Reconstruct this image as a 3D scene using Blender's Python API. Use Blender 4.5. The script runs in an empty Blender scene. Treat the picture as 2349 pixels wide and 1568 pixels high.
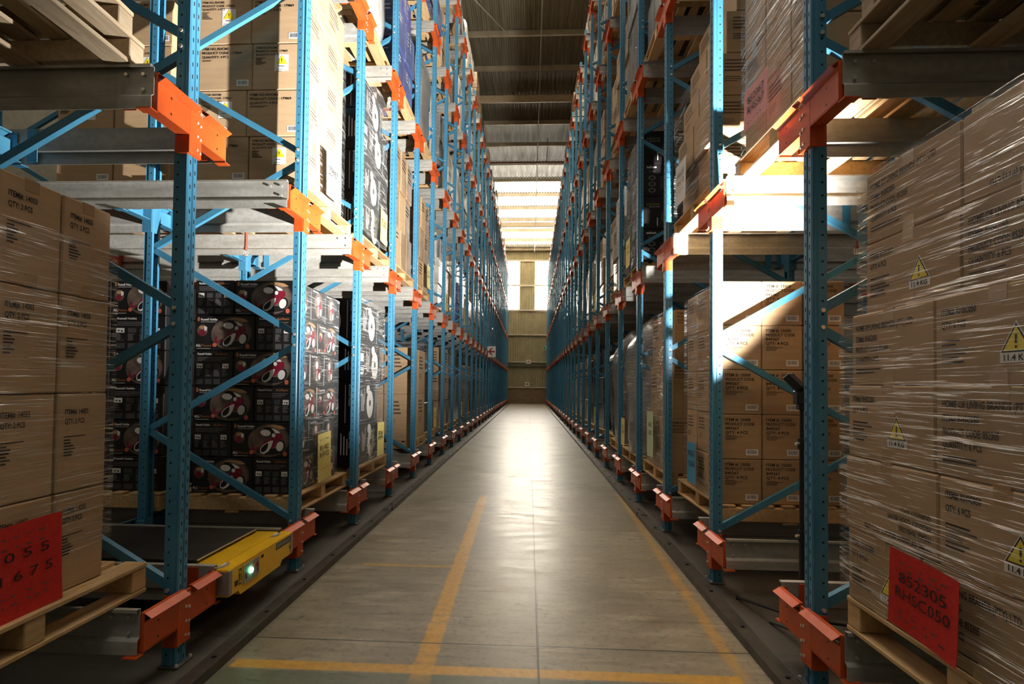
import bpy, math, random
from mathutils import Vector, Matrix
R = random.Random(7)
SC = bpy.context.scene
COL = SC.collection
PI = math.pi
W, H = 2349, 1568

# ------------------------------------------------------------------ layout
YAW, PITCH, ROLL = .0493, .0234, .0107
FPX, CXP, CYP, CAMH = 1250.0, 1152.8, 854.9, 1.4
XF = {-1: 1.72, 1: 1.325}              # distance of each rack's aisle face from the camera's aisle line
Y0, PITCHY, NF = 2.665, 1.3855, 30     # first frame, spacing along the aisle, frames per rack
LEV = [0.098, 2.545, 5.01, 7.455, 9.9]  # bottoms of the brackets, level by level
RTOP = .296                            # rail top above the bracket's bottom
PH = .14                               # pallet height
TOPZ = 10.45
YW = 43.65
DEPTH = 1.24


def FY(k): return Y0 + PITCHY * k


def proj(X, Y, Z):
    Z -= CAMH
    c, s = math.cos(YAW), math.sin(YAW)
    x, y, z = X * c + Y * s, Y * c - X * s, Z
    c, s = math.cos(PITCH), math.sin(PITCH)
    y, z = y * c + z * s, z * c - y * s
    if y < .05: return None
    u, v = FPX * x / y, -FPX * z / y
    c, s = math.cos(ROLL), math.sin(ROLL)
    return CXP + u * c - v * s, CYP + u * s + v * c


def vis(pts, m=50):
    ps = [proj(*p) for p in pts]
    ps = [p for p in ps if p]
    if not ps: return False
    return max(p[0] for p in ps) > -m and min(p[0] for p in ps) < W + m and max(p[1] for p in ps) > -m and min(p[1] for p in ps) < H + m


# ------------------------------------------------------------------ mesh builder
class MB:
    def __init__(s): s.v, s.f, s.m, s.sm = [], [], [], []

    def add(s, vs, fs, mat=0, smooth=False):
        b = len(s.v)
        s.v += [tuple(p) for p in vs]
        for f in fs:
            s.f.append([b + i for i in f]); s.m.append(mat); s.sm.append(smooth)
        return s

    def box(s, x0, x1, y0, y1, z0, z1, mat=0, bev=0):
        if x0 > x1: x0, x1 = x1, x0
        if y0 > y1: y0, y1 = y1, y0
        if z0 > z1: z0, z1 = z1, z0
        if not bev:
            return s.add([(x0, y0, z0), (x1, y0, z0), (x1, y1, z0), (x0, y1, z0), (x0, y0, z1), (x1, y0, z1), (x1, y1, z1), (x0, y1, z1)],
                         [(3, 2, 1, 0), (4, 5, 6, 7), (0, 1, 5, 4), (1, 2, 6, 5), (2, 3, 7, 6), (3, 0, 4, 7)], mat)
        b = bev; vs = []; idx = {}
        for ix, x in ((0, x0), (1, x1)):
            for iy, y in ((0, y0), (1, y1)):
                for iz, z in ((0, z0), (1, z1)):
                    sx, sy, sz = (1 - 2 * ix) * b, (1 - 2 * iy) * b, (1 - 2 * iz) * b
                    for a, p in enumerate(((x, y + sy, z + sz), (x + sx, y, z + sz), (x + sx, y + sy, z))):
                        idx[(ix, iy, iz, a)] = len(vs); vs.append(p)
        g = lambda *k: idx[k]
        fs = []
        for i in (0, 1):
            q = [g(i, 0, 0, 0), g(i, 1, 0, 0), g(i, 1, 1, 0), g(i, 0, 1, 0)]; fs.append(q if i else q[::-1])
            q = [g(0, i, 0, 1), g(1, i, 0, 1), g(1, i, 1, 1), g(0, i, 1, 1)]; fs.append(q[::-1] if i else q)
            q = [g(0, 0, i, 2), g(1, 0, i, 2), g(1, 1, i, 2), g(0, 1, i, 2)]; fs.append(q if i else q[::-1])
        for a in (0, 1):
            for c in (0, 1):
                q = [g(0, a, c, 1), g(1, a, c, 1), g(1, a, c, 2), g(0, a, c, 2)]; fs.append(q if (a + c) % 2 == 0 else q[::-1])
                q = [g(a, 0, c, 0), g(a, 1, c, 0), g(a, 1, c, 2), g(a, 0, c, 2)]; fs.append(q[::-1] if (a + c) % 2 == 0 else q)
                q = [g(a, c, 0, 0), g(a, c, 1, 0), g(a, c, 1, 1), g(a, c, 0, 1)]; fs.append(q if (a + c) % 2 == 0 else q[::-1])
                for d in (0, 1):
                    q = [g(a, c, d, 0), g(a, c, d, 1), g(a, c, d, 2)]; fs.append(q if (a + c + d) % 2 else q[::-1])
        return s.add(vs, fs, mat)

    def prism(s, pts, axis, a0, a1, mat=0, caps=True):
        """closed 2-D outline swept along an axis; pts are the other two coordinates in x,y,z order"""
        n = len(pts)
        def P(p, a): return (a, p[0], p[1]) if axis == 0 else (p[0], a, p[1]) if axis == 1 else (p[0], p[1], a)
        vs = [P(p, a0) for p in pts] + [P(p, a1) for p in pts]
        fs = [(i, (i + 1) % n, n + (i + 1) % n, n + i) for i in range(n)]
        if caps: fs += [tuple(range(n))[::-1], tuple(range(n, 2 * n))]
        return s.add(vs, fs, mat)

    def sheet(s, path, t, axis, a0, a1, mat=0):
        """open 2-D path given thickness t, swept along an axis"""
        nrm = []
        for i in range(len(path)):
            p, q = path[max(i - 1, 0)], path[min(i + 1, len(path) - 1)]
            d = Vector((q[0] - p[0], q[1] - p[1])); d.normalize(); nrm.append((-d.y * t, d.x * t))
        out = [(p[0] + n[0], p[1] + n[1]) for p, n in zip(path, nrm)]
        vs, fs, n = [], [], len(path)
        def P(p, a): return (a, p[0], p[1]) if axis == 0 else (p[0], a, p[1]) if axis == 1 else (p[0], p[1], a)
        for pts in (path, out):
            for a in (a0, a1): vs += [P(p, a) for p in pts]
        for i in range(n - 1):
            fs += [(i, i + 1, n + i + 1, n + i), (2 * n + i + 1, 2 * n + i, 3 * n + i, 3 * n + i + 1)]
            fs += [(i + 1, i, 2 * n + i, 2 * n + i + 1), (n + i, n + i + 1, 3 * n + i + 1, 3 * n + i)]
        fs += [(0, n, 3 * n, 2 * n), (n - 1, 3 * n - 1, 4 * n - 1, 2 * n - 1)]
        return s.add(vs, fs, mat)

    def tube(s, p0, p1, r, n=10, mat=0, r1=None):
        p0, p1 = Vector(p0), Vector(p1); r1 = r if r1 is None else r1
        d = (p1 - p0).normalized()
        a = d.orthogonal().normalized(); b = d.cross(a)
        vs = []
        for p, rr in ((p0, r), (p1, r1)):
            for i in range(n):
                t = 2 * PI * i / n; vs.append(p + a * rr * math.cos(t) + b * rr * math.sin(t))
        s.add(vs, [(i, (i + 1) % n, n + (i + 1) % n, n + i) for i in range(n)], mat, True)
        s.add(vs, [tuple(range(n))[::-1], tuple(range(n, 2 * n))], mat)
        return s

    # ---- flat printing (u right, v up, w out)
    def rect(s, u0, v0, u1, v1, mat=0, w=0): return s.add([(u0, v0, w), (u1, v0, w), (u1, v1, w), (u0, v1, w)], [(0, 1, 2, 3)], mat)

    def poly(s, pts, mat=0, w=0):
        a = sum(pts[i][0] * pts[(i + 1) % len(pts)][1] - pts[(i + 1) % len(pts)][0] * pts[i][1] for i in range(len(pts)))
        if a < 0: pts = pts[::-1]
        return s.add([(p[0], p[1], w) for p in pts], [tuple(range(len(pts)))], mat)

    def disc(s, u, v, ru, rv, mat=0, w=0, tilt=0, n=24, a0=0, a1=2 * PI):
        c, t = math.cos(tilt), math.sin(tilt); pts = []
        for i in range(n):
            q = a0 + (a1 - a0) * i / (n if a1 - a0 > 6.28 else n - 1); x, y = ru * math.cos(q), rv * math.sin(q)
            pts.append((u + x * c - y * t, v + x * t + y * c))
        return s.poly(pts, mat, w)

    def ring(s, outer, inner, mat=0, w=0):
        n = len(outer)
        return s.add([(p[0], p[1], w) for p in outer] + [(p[0], p[1], w) for p in inner], [(i, (i + 1) % n, n + (i + 1) % n, n + i) for i in range(n)], mat)

    def text(s, body, u, v, width, cap, mat=0, w=0, rot=0, bold=.02, align='L'):
        vs, fs, wd, hg = glyphs(body, bold)
        sx, sy = (width / wd if width else cap / hg * .85), cap / hg
        du = {'L': 0, 'C': -wd * sx / 2, 'R': -wd * sx}[align]
        c, t = math.cos(rot), math.sin(rot)
        return s.add([(u + (x * sx + du) * c - y * sy * t, v + (x * sx + du) * t + y * sy * c, w) for x, y in vs], fs, mat)

    def lines(s, u, v, n, width, gap, th, mat=0, rnd=None):
        rnd = rnd or R
        for i in range(n):
            s.rect(u, v - i * gap - th, u + width * rnd.uniform(.45, 1), v - i * gap, mat)
        return s

    def mesh(s, name, mats, flip=False):
        me = bpy.data.meshes.new(name)
        vs, fs = s.v, s.f
        if flip: vs = [(-x, y, z) for x, y, z in vs]; fs = [f[::-1] for f in fs]
        me.from_pydata(vs, [], fs)
        for m in mats: me.materials.append(m)
        me.polygons.foreach_set('material_index', s.m)
        me.polygons.foreach_set('use_smooth', s.sm)
        me.update()
        return me


_G = {}
def glyphs(body, bold):
    k = (body, bold)
    if k not in _G:
        cu = bpy.data.curves.new('t', 'FONT'); cu.body = body; cu.size = 1; cu.offset = bold; cu.resolution_u = 2
        o = bpy.data.objects.new('t', cu); COL.objects.link(o)
        bpy.context.view_layer.update()
        me = bpy.data.meshes.new_from_object(o.evaluated_get(bpy.context.evaluated_depsgraph_get()))
        vs = [(v.co.x, v.co.y) for v in me.vertices]; fs = [tuple(p.vertices) for p in me.polygons]
        x0 = min(p[0] for p in vs); vs = [(x - x0, y) for x, y in vs]
        out = []
        for f in fs:
            a = sum(vs[f[i]][0] * vs[f[(i + 1) % len(f)]][1] - vs[f[(i + 1) % len(f)]][0] * vs[f[i]][1] for i in range(len(f)))
            out.append(f if a > 0 else f[::-1])
        _G[k] = (vs, out, max(p[0] for p in vs), .70)
        bpy.data.objects.remove(o); bpy.data.curves.remove(cu); bpy.data.meshes.remove(me)
    return _G[k]


# ------------------------------------------------------------------ objects
def tag(o, label=None, cat=None, group=None, kind=None):
    if label: o['label'] = label
    if cat: o['category'] = cat
    if group: o['group'] = group
    if kind: o['kind'] = kind
    return o


def put(name, me, loc=(0, 0, 0), parent=None, rotz=0, mat4=None):
    o = bpy.data.objects.new(name, me); COL.objects.link(o)
    if parent: o.parent = parent
    if mat4 is not None: o.matrix_local = mat4
    else:
        o.location = loc; o.rotation_euler = (0, 0, rotz)
    return o


def empty(name, loc, rotz=0):
    o = bpy.data.objects.new(name, None); COL.objects.link(o); o.location = loc; o.rotation_euler = (0, 0, rotz); o.empty_display_size = .1
    return o


ORD = ('zeroth first second third fourth fifth sixth seventh eighth ninth tenth eleventh twelfth thirteenth fourteenth fifteenth sixteenth '
       'seventeenth eighteenth nineteenth twentieth twenty-first twenty-second twenty-third twenty-fourth twenty-fifth twenty-sixth '
       'twenty-seventh twenty-eighth twenty-ninth thirtieth').split()
LEVN = ['floor', 'second', 'third', 'fourth', 'top']
RACK = {-1: 'shuttle rack', 1: 'light-stand rack'}


# ------------------------------------------------------------------ materials
class NT:
    def __init__(s, name):
        s.mat = bpy.data.materials.new(name); s.mat.use_nodes = True
        s.t = s.mat.node_tree; s.b = s.t.nodes['Principled BSDF']; s.out = s.t.nodes['Material Output']

    def n(s, ty, **kw):
        x = s.t.nodes.new(ty)
        for k, v in kw.items(): setattr(x, k, v)
        return x

    def link(s, a, b): s.t.links.new(a, b)

    def val(s, x, sock):
        if hasattr(x, 'is_linked'): s.link(x, sock)
        else: sock.default_value = x

    def m(s, op, a, b=0.0, c=0.0):
        x = s.n('ShaderNodeMath', operation=op)
        for i, q in enumerate((a, b, c)): s.val(q, x.inputs[i])
        return x.outputs[0]

    def coord(s, scale=(1, 1, 1), out='Object', rot=(0, 0, 0)):
        tc = s.n('ShaderNodeTexCoord')
        mp = s.n('ShaderNodeMapping'); mp.inputs['Scale'].default_value = scale; mp.inputs['Rotation'].default_value = rot
        s.link(tc.outputs[out], mp.inputs['Vector'])
        return mp.outputs[0]

    def noise(s, scale=5, detail=3, rough=.55, vec=None, dist=0):
        x = s.n('ShaderNodeTexNoise'); x.inputs['Scale'].default_value = scale; x.inputs['Detail'].default_value = detail
        x.inputs['Roughness'].default_value = rough; x.inputs['Distortion'].default_value = dist
        s.link(vec if vec is not None else s.coord(), x.inputs['Vector'])
        return x.outputs['Fac']

    def ramp(s, fac, lo, hi):
        x = s.n('ShaderNodeMapRange'); x.clamp = True
        s.link(fac, x.inputs[0]); x.inputs[1].default_value = lo; x.inputs[2].default_value = hi
        return x.outputs[0]

    def mix(s, fac, a, b):
        x = s.n('ShaderNodeMix', data_type='RGBA')
        s.val(fac, x.inputs[0])
        for q, i in ((a, 6), (b, 7)):
            s.val(q if hasattr(q, 'is_linked') else (*q, 1), x.inputs[i])
        return x.outputs[2]

    def mul(s, col, k):
        x = s.n('ShaderNodeMix', data_type='RGBA', blend_type='MULTIPLY'); x.inputs[0].default_value = 1
        s.link(col, x.inputs[6]); s.link(k, x.inputs[7])
        return x.outputs[2]

    def bump(s, h, strength=.3, dist=.01):
        x = s.n('ShaderNodeBump'); x.inputs['Strength'].default_value = strength; x.inputs['Distance'].default_value = dist
        s.link(h, x.inputs['Height']); s.link(x.outputs[0], s.b.inputs['Normal'])
        return x.outputs[0]

    def rand(s): return s.n('ShaderNodeObjectInfo').outputs['Random']

    def set(s, col=None, rough=None, metal=None, spec=None, coat=None):
        for k, v in (('Base Color', col), ('Roughness', rough), ('Metallic', metal), ('Specular IOR Level', spec), ('Coat Weight', coat)):
            if v is None: continue
            if hasattr(v, 'is_linked'): s.link(v, s.b.inputs[k])
            elif k == 'Base Color': s.b.inputs[k].default_value = (*v, 1)
            else: s.b.inputs[k].default_value = v
        return s


def simple(name, col, rough=.5, metal=0, amt=.12, scale=8, spec=.5, rnd=0, coat=0, bump=0):
    t = NT(name)
    nz = t.noise(scale, 3)
    c = t.mix(t.ramp(nz, .3, .7), tuple(x * (1 - amt) for x in col), tuple(min(1, x * (1 + amt)) for x in col))
    if rnd:
        hs = t.n('ShaderNodeHueSaturation'); t.link(c, hs.inputs['Color'])
        t.link(t.m('MULTIPLY_ADD', t.rand(), 2 * rnd, 1 - rnd), hs.inputs['Value']); c = hs.outputs[0]
    t.set(c, rough, metal, spec, coat or None)
    if bump: t.bump(nz, bump, .01)
    return t.mat


M = {}
def blue_paint(name, holes):
    t = NT(name)
    base = t.mix(t.ramp(t.noise(3, 4, vec=t.coord((1, 1, .6))), .35, .7), (.042, .18, .30), (.068, .25, .39))
    wear = t.ramp(t.noise(28, 3, .7, vec=t.coord((1, 1, .35))), .70, .78)
    base = t.mix(t.m('MULTIPLY', wear, .45), base, (.16, .22, .26))
    if holes:
        tc = t.n('ShaderNodeTexCoord'); sp = t.n('ShaderNodeSeparateXYZ'); t.link(tc.outputs['Object'], sp.inputs[0])
        x, y, z = sp.outputs
        ax, ay = t.m('ABSOLUTE', x), t.m('ABSOLUTE', y)
        def per(off): return t.m('ABSOLUTE', t.m('SUBTRACT', t.m('FRACT', t.m('DIVIDE', t.m('ADD', z, off), .0625)), .5))
        # two columns of slots on the face
        s1 = t.m('MULTIPLY', t.m('LESS_THAN', t.m('ABSOLUTE', t.m('SUBTRACT', y, .019)), .0042), t.m('LESS_THAN', per(0), .17))
        s2 = t.m('MULTIPLY', t.m('LESS_THAN', t.m('ABSOLUTE', t.m('ADD', y, .019)), .0042), t.m('LESS_THAN', per(.02), .17))
        sl = t.m('MULTIPLY', t.m('MAXIMUM', s1, s2), t.m('LESS_THAN', ax, .003))
        # round holes on the flanges
        dz = t.m('MULTIPLY', per(.031), .0625); dx = t.m('SUBTRACT', ax, .047)
        rr = t.m('ADD', t.m('MULTIPLY', dz, dz), t.m('MULTIPLY', dx, dx))
        ho = t.m('MULTIPLY', t.m('LESS_THAN', rr, .0055 ** 2), t.m('GREATER_THAN', ay, .036))
        hole = t.m('MAXIMUM', sl, ho)
        base = t.mix(hole, base, (.004, .004, .005))
        t.set(base, t.m('ADD', .33, t.m('MULTIPLY', hole, .6)), 0, .5)
    else: t.set(base, .35, 0, .5)
    return t.mat


M['blue'] = blue_paint('blue_paint_perforated', True)
M['brace'] = blue_paint('blue_paint', False)
def orange_paint():
    t = NT('orange_paint')
    c = t.mix(t.ramp(t.noise(6, 4), .3, .7), (.47, .066, .011), (.62, .098, .016))
    c = t.mix(t.m('MULTIPLY', t.ramp(t.noise(34, 3, .7), .68, .78), .5), c, (.22, .09, .05))
    t.set(c, .4, 0, .45); return t.mat
M['orange'] = orange_paint()
def galv():
    t = NT('galvanised_steel')
    v = t.n('ShaderNodeTexVoronoi'); v.inputs['Scale'].default_value = 28; t.link(t.coord(), v.inputs['Vector'])
    sp = t.ramp(v.outputs['Distance'], 0, .7)
    nz = t.noise(2.5, 4, vec=t.coord((1, 3, 6)))
    c = t.mix(sp, (.36, .355, .325), (.47, .465, .43)); c = t.mix(t.ramp(nz, .35, .7), c, (.31, .30, .265))
    t.set(c, t.m('MULTIPLY_ADD', nz, .25, .34), .15, .5); return t.mat
M['galv'] = galv()
M['zinc'] = simple('zinc_bolt', (.78, .74, .64), .3, .6, .1, 40)
def wood(name, a, b):
    t = NT(name)
    g = t.noise(4, 5, .6, vec=t.coord((9, 1.2, 9)), dist=.6)
    c = t.mix(t.ramp(g, .32, .7), a, b)
    k = t.ramp(t.noise(5, 2, vec=t.coord((2, 1, 2))), .72, .78)
    c = t.mix(t.m('MULTIPLY', k, .7), c, (.13, .06, .02))
    hs = t.n('ShaderNodeHueSaturation'); t.link(c, hs.inputs['Color']); t.link(t.m('MULTIPLY_ADD', t.rand(), .4, .78), hs.inputs['Value'])
    t.set(hs.outputs[0], .72, 0, .3); t.bump(g, .25, .004); return t.mat
M['wood'] = wood('pallet_pine', (.43, .27, .12), (.60, .41, .21))
M['woodg'] = wood('weathered_pine', (.36, .27, .17), (.52, .42, .29))
def cardboard(name, col, rnd=.1):
    t = NT(name)
    f = t.noise(3, 5, .6, vec=t.coord((1, 1, 8)))
    c = t.mix(t.ramp(f, .3, .75), tuple(x * .88 for x in col), tuple(x * 1.1 for x in col))
    s = t.ramp(t.noise(70, 2), .66, .74); c = t.mix(t.m('MULTIPLY', s, .25), c, tuple(x * .55 for x in col))
    hs = t.n('ShaderNodeHueSaturation'); t.link(c, hs.inputs['Color']); t.link(t.m('MULTIPLY_ADD', t.rand(), 2 * rnd, 1 - rnd), hs.inputs['Value'])
    t.set(hs.outputs[0], .68, 0, .25); t.bump(t.noise(2.5, 2), .12, .02); return t.mat
M['card'] = cardboard('brown_cardboard', (.40, .27, .15))
M['card2'] = cardboard('tan_cardboard', (.45, .305, .175))
M['blackbox'] = simple('black_printed_card', (.012, .011, .011), .34, 0, .3, 5, .5, .1)
M['greybox'] = simple('dark_grey_card', (.05, .05, .052), .4, 0, .3, 5, .5, .2)
M['whitebox'] = simple('white_card', (.62, .60, .56), .5, 0, .1, 5, .4, .1)
M['bluebox'] = simple('blue_violet_card', (.07, .07, .26), .42, 0, .35, 9, .4, .1)
M['ink'] = simple('black_ink', (.022, .018, .016), .6, 0, .2, 30, .2)
M['inkgrey'] = simple('faint_ink', (.10, .07, .05), .6, 0, .2, 30, .2)
M['tape'] = simple('packing_tape', (.40, .25, .12), .22, 0, .1, 8, .5)
M['wht'] = simple('white_print', (.72, .69, .66), .45, 0, .05, 20)
M['grytxt'] = simple('grey_print', (.16, .155, .15), .45, 0, .1, 30)
M['redp'] = simple('maroon_print', (.20, .012, .03), .35, 0, .4, 24)
M['photo'] = simple('photo_floorboards_print', (.12, .085, .065), .35, 0, .5, 9)
M['tan'] = simple('tan_print', (.40, .23, .11), .35, 0, .3, 12)
M['dot'] = simple('coral_print', (.55, .12, .07), .4, 0, .1, 20)
M['orangep'] = simple('brown_orange_print', (.33, .13, .06), .4, 0, .1, 20)
M['yel'] = simple('hazard_yellow', (.78, .62, .02), .45, 0, .06, 15)
M['limetxt'] = simple('lime_print', (.30, .30, .08), .4, 0, .1, 20)
M['barc'] = simple('barcode_grey', (.10, .12, .14), .5, 0, .3, 60)
def paper(n, c): return simple(n, c, .75, 0, .12, 60, .2)
M['pred'] = paper('red_paper', (.55, .028, .022)); M['pyel'] = paper('yellow_paper', (.72, .62, .22)); M['ppink'] = paper('pink_paper', (.62, .30, .29))
M['pwht'] = paper('pale_grey_paper', (.55, .57, .53)); M['pblue'] = paper('blue_paper', (.07, .27, .42)); M['pgrn'] = paper('pale_green_paper', (.45, .56, .35))
M['syel'] = simple('shuttle_yellow', (.78, .46, .012), .33, 0, .08, 6, .5)
M['sdark'] = simple('dark_steel_plate', (.055, .048, .04), .45, .5, .4, 5, .5)
M['grey'] = simple('grey_plastic', (.26, .235, .21), .5, 0, .15, 20)
M['black'] = simple('black_plastic', (.012, .012, .013), .4, 0, .2, 20)
M['iron'] = simple('rust_red_pipe', (.20, .045, .025), .45, 0, .3, 20)
def emis(n, c, s):
    t = NT(n); t.b.inputs['Base Color'].default_value = (*c, 1); t.b.inputs['Emission Color'].default_value = (*c, 1); t.b.inputs['Emission Strength'].default_value = s
    return t.mat
M['green'] = emis('green_lamp', (.25, 1, .45), 6)
M['skyl'] = emis('lit_rooflight', (1, .91, .74), 1.7)
M['skyw'] = emis('lit_window', (1, .92, .78), 29)


def film(name, base, amt, rot=0.0, freq=85):
    """clear stretch wrap: see-through, with glossy creases running round the load"""
    t = NT(name)
    v = t.coord((2.6, 2.6, freq), rot=(rot, rot, 0))
    st = t.noise(1.0, 3, .6, vec=v, dist=.5)
    fine = t.noise(1.0, 2, .6, vec=t.coord((3.2, 3.2, freq * 2.4), rot=(-rot * .6, -rot, 0)))
    patch = t.ramp(t.noise(2.6, 3, .6), .34, .58)
    s = t.m('MULTIPLY', t.ramp(st, .57, .63), patch)
    s2 = t.m('MULTIPLY', t.ramp(fine, .60, .66), t.m('MULTIPLY_ADD', patch, .6, .25))
    fac = t.m('ADD', base, t.m('MULTIPLY', t.m('MINIMUM', 1, t.m('ADD', s, s2)), amt))
    bp = t.n('ShaderNodeBump'); bp.inputs['Strength'].default_value = .55; bp.inputs['Distance'].default_value = .02
    t.link(t.m('ADD', st, t.m('MULTIPLY', fine, .5)), bp.inputs['Height'])
    tr = t.n('ShaderNodeBsdfTransparent'); tr.inputs[0].default_value = (.97, .97, .96, 1)
    gl = t.n('ShaderNodeBsdfGlossy'); gl.inputs['Color'].default_value = (.95, .95, .95, 1); gl.inputs['Roughness'].default_value = .17
    t.link(bp.outputs[0], gl.inputs['Normal'])
    df = t.n('ShaderNodeBsdfDiffuse'); df.inputs['Color'].default_value = (.92, .91, .88, 1); t.link(bp.outputs[0], df.inputs['Normal'])
    gd = t.n('ShaderNodeMixShader'); gd.inputs[0].default_value = .38; t.link(gl.outputs[0], gd.inputs[1]); t.link(df.outputs[0], gd.inputs[2])
    mx = t.n('ShaderNodeMixShader'); t.link(fac, mx.inputs[0]); t.link(tr.outputs[0], mx.inputs[1]); t.link(gd.outputs[0], mx.inputs[2])
    t.link(mx.outputs[0], t.out.inputs['Surface']); t.t.nodes.remove(t.b)
    return t.mat
M['film'] = film('clear_stretch_film', .03, .75)
M['film2'] = film('clear_stretch_film_slanted', .03, .8, .22, 70)
M['filmgrey'] = film('layered_stretch_film', .12, .7, .12, 48)


def wrapped(name, col, rnd=.25):
    """distant load seen through stretch wrap: printed card under a glossy creased skin"""
    t = NT(name)
    v = t.coord((3, 3, 30), rot=(.12, .12, 0))
    st = t.noise(1, 4, .65, vec=v, dist=.6)
    big = t.noise(4, 3)
    c = t.mix(t.ramp(big, .35, .65), tuple(x * .75 for x in col), tuple(min(1, x * 1.2) for x in col))
    hs = t.n('ShaderNodeHueSaturation'); t.link(c, hs.inputs['Color']); t.link(t.m('MULTIPLY_ADD', t.rand(), 2 * rnd, 1 - rnd), hs.inputs['Value'])
    c = t.mix(t.m('MULTIPLY', t.ramp(st, .56, .74), .35), hs.outputs[0], (.55, .53, .5))
    t.set(c, .38, 0, .5, .5); t.b.inputs['Coat Roughness'].default_value = .2
    t.bump(st, .7, .03); return t.mat
M['wbrown'] = wrapped('wrapped_brown', (.36, .235, .13)); M['wdark'] = wrapped('wrapped_dark', (.035, .034, .034)); M['wwhite'] = wrapped('wrapped_pale', (.55, .52, .46))
M['wblue'] = wrapped('wrapped_blue', (.06, .08, .22)); M['wgrey'] = wrapped('wrapped_grey', (.17, .16, .145))


def floor_mat():
    t = NT('worn_concrete')
    tc = t.n('ShaderNodeTexCoord'); sp = t.n('ShaderNodeSeparateXYZ'); t.link(tc.outputs['Object'], sp.inputs[0])
    x, y, z = sp.outputs
    def band(q, a, b, soft=.006): return t.m('MULTIPLY', t.ramp(q, a - soft, a + soft), t.m('SUBTRACT', 1, t.ramp(q, b - soft, b + soft)))
    n1 = t.noise(1.1, 5, .6); n2 = t.noise(3.2, 5, .65, vec=t.coord((.8, 2.6, 1))); n3 = t.noise(26, 4, .7)
    c = t.mix(t.ramp(n1, .3, .72), (.15, .13, .09), (.27, .235, .165))
    c = t.mix(t.m('MULTIPLY', t.ramp(n2, .5, .75), .6), c, (.38, .335, .24))
    c = t.mix(t.m('MULTIPLY', t.ramp(n3, .50, .72), .6), c, (.07, .058, .04))
    # rubber scuffs across the aisle
    sc_ = t.m('MULTIPLY', t.ramp(t.noise(2.6, 6, .78, vec=t.coord((.9, 3.2, 1)), dist=1.6), .575, .66), t.ramp(t.noise(1.1, 2), .42, .58))
    c = t.mix(t.m('MULTIPLY', sc_, .8), c, (.035, .03, .026))
    fs = t.noise(1, 4, .7, vec=t.coord((1.6, 17, 1)), dist=.5); c = t.mix(t.m('MULTIPLY', t.ramp(fs, .50, .70), .45), c, (.075, .06, .042))
    pt = t.ramp(t.noise(.75, 4, .65), .50, .68); c = t.mix(t.m('MULTIPLY', pt, .62), c, (.095, .08, .055))
    # dirt beneath the racks
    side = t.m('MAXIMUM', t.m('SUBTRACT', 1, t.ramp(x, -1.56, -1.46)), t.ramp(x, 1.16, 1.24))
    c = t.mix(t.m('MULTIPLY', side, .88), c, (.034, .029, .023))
    # green painted zone before the cross line
    wob = t.m('MULTIPLY', t.m('SUBTRACT', t.noise(9, 4, .7), .5), .05)
    yw, xw = t.m('ADD', y, wob), t.m('ADD', x, wob)
    inn = t.m('SUBTRACT', 1, side)
    grn = t.m('MULTIPLY', t.m('MULTIPLY', t.m('SUBTRACT', 1, t.ramp(yw, 2.63, 2.66)), inn), t.m('MULTIPLY_ADD', t.ramp(n1, .3, .7), .5, .35))
    c = t.mix(grn, c, (.055, .085, .05))
    wear = t.m('SUBTRACT', 1, t.m('MULTIPLY', t.ramp(t.noise(7, 5, .75, vec=t.coord((1, 2.2, 1))), .54, .70), .75))
    cross = t.m('MULTIPLY', band(y, 2.655, 2.735), band(x, -1.47, 1.03))
    ctr = t.m('MULTIPLY_ADD', t.m('SUBTRACT', y, 2.65), -.0125, -.512)
    lng = t.m('MULTIPLY', t.m('MULTIPLY', t.m('SUBTRACT', 1, t.ramp(t.m('ABSOLUTE', t.m('SUBTRACT', xw, ctr)), .045, .06)), band(yw, 2.62, 6.9, .1)), wear)
    bay = t.m('MULTIPLY', t.m('MULTIPLY', band(yw, 4.195, 4.245), band(x, -1.28, -.57)), t.m('MULTIPLY', wear, .7))
    edge_c = t.m('MULTIPLY_ADD', t.m('SUBTRACT', y, 2.75), .03, 1.045)
    edge = t.m('MULTIPLY', t.m('MULTIPLY', t.m('SUBTRACT', 1, t.ramp(t.m('ABSOLUTE', t.m('SUBTRACT', xw, edge_c)), .02, .045)), band(y, 2.7, 7.2, .2)), t.m('MULTIPLY', wear, .6))
    yel = t.m('MINIMUM', 1, t.m('ADD', t.m('ADD', cross, lng), t.m('ADD', bay, edge)))
    c = t.mix(t.m('MULTIPLY', yel, .85), c, t.mix(t.ramp(n3, .35, .7), (.52, .275, .015), (.36, .19, .02)))
    # saw-cut joints
    jx = t.m('SUBTRACT', 1, t.ramp(t.m('ABSOLUTE', t.m('ADD', t.m('SUBTRACT', x, .063), t.m('MULTIPLY_ADD', y, .0014, t.m('MULTIPLY', wob, .06)))), .003, .007))
    def jy(a): return t.m('SUBTRACT', 1, t.ramp(t.m('ABSOLUTE', t.m('ADD', t.m('SUBTRACT', y, a), t.m('MULTIPLY', wob, .1))), .003, .007))
    jn = t.m('MAXIMUM', jx, t.m('MAXIMUM', jy(2.97), t.m('MAXIMUM', jy(7.45), jy(12.0))))
    c = t.mix(t.m('MULTIPLY', jn, .9), c, (.02, .018, .015))
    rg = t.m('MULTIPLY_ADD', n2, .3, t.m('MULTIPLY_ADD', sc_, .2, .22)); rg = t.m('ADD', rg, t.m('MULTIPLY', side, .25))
    t.set(c, rg, 0, .5)
    t.bump(t.m('SUBTRACT', t.m('MULTIPLY', n3, .35), jn), .12, .004)
    return t.mat


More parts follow.
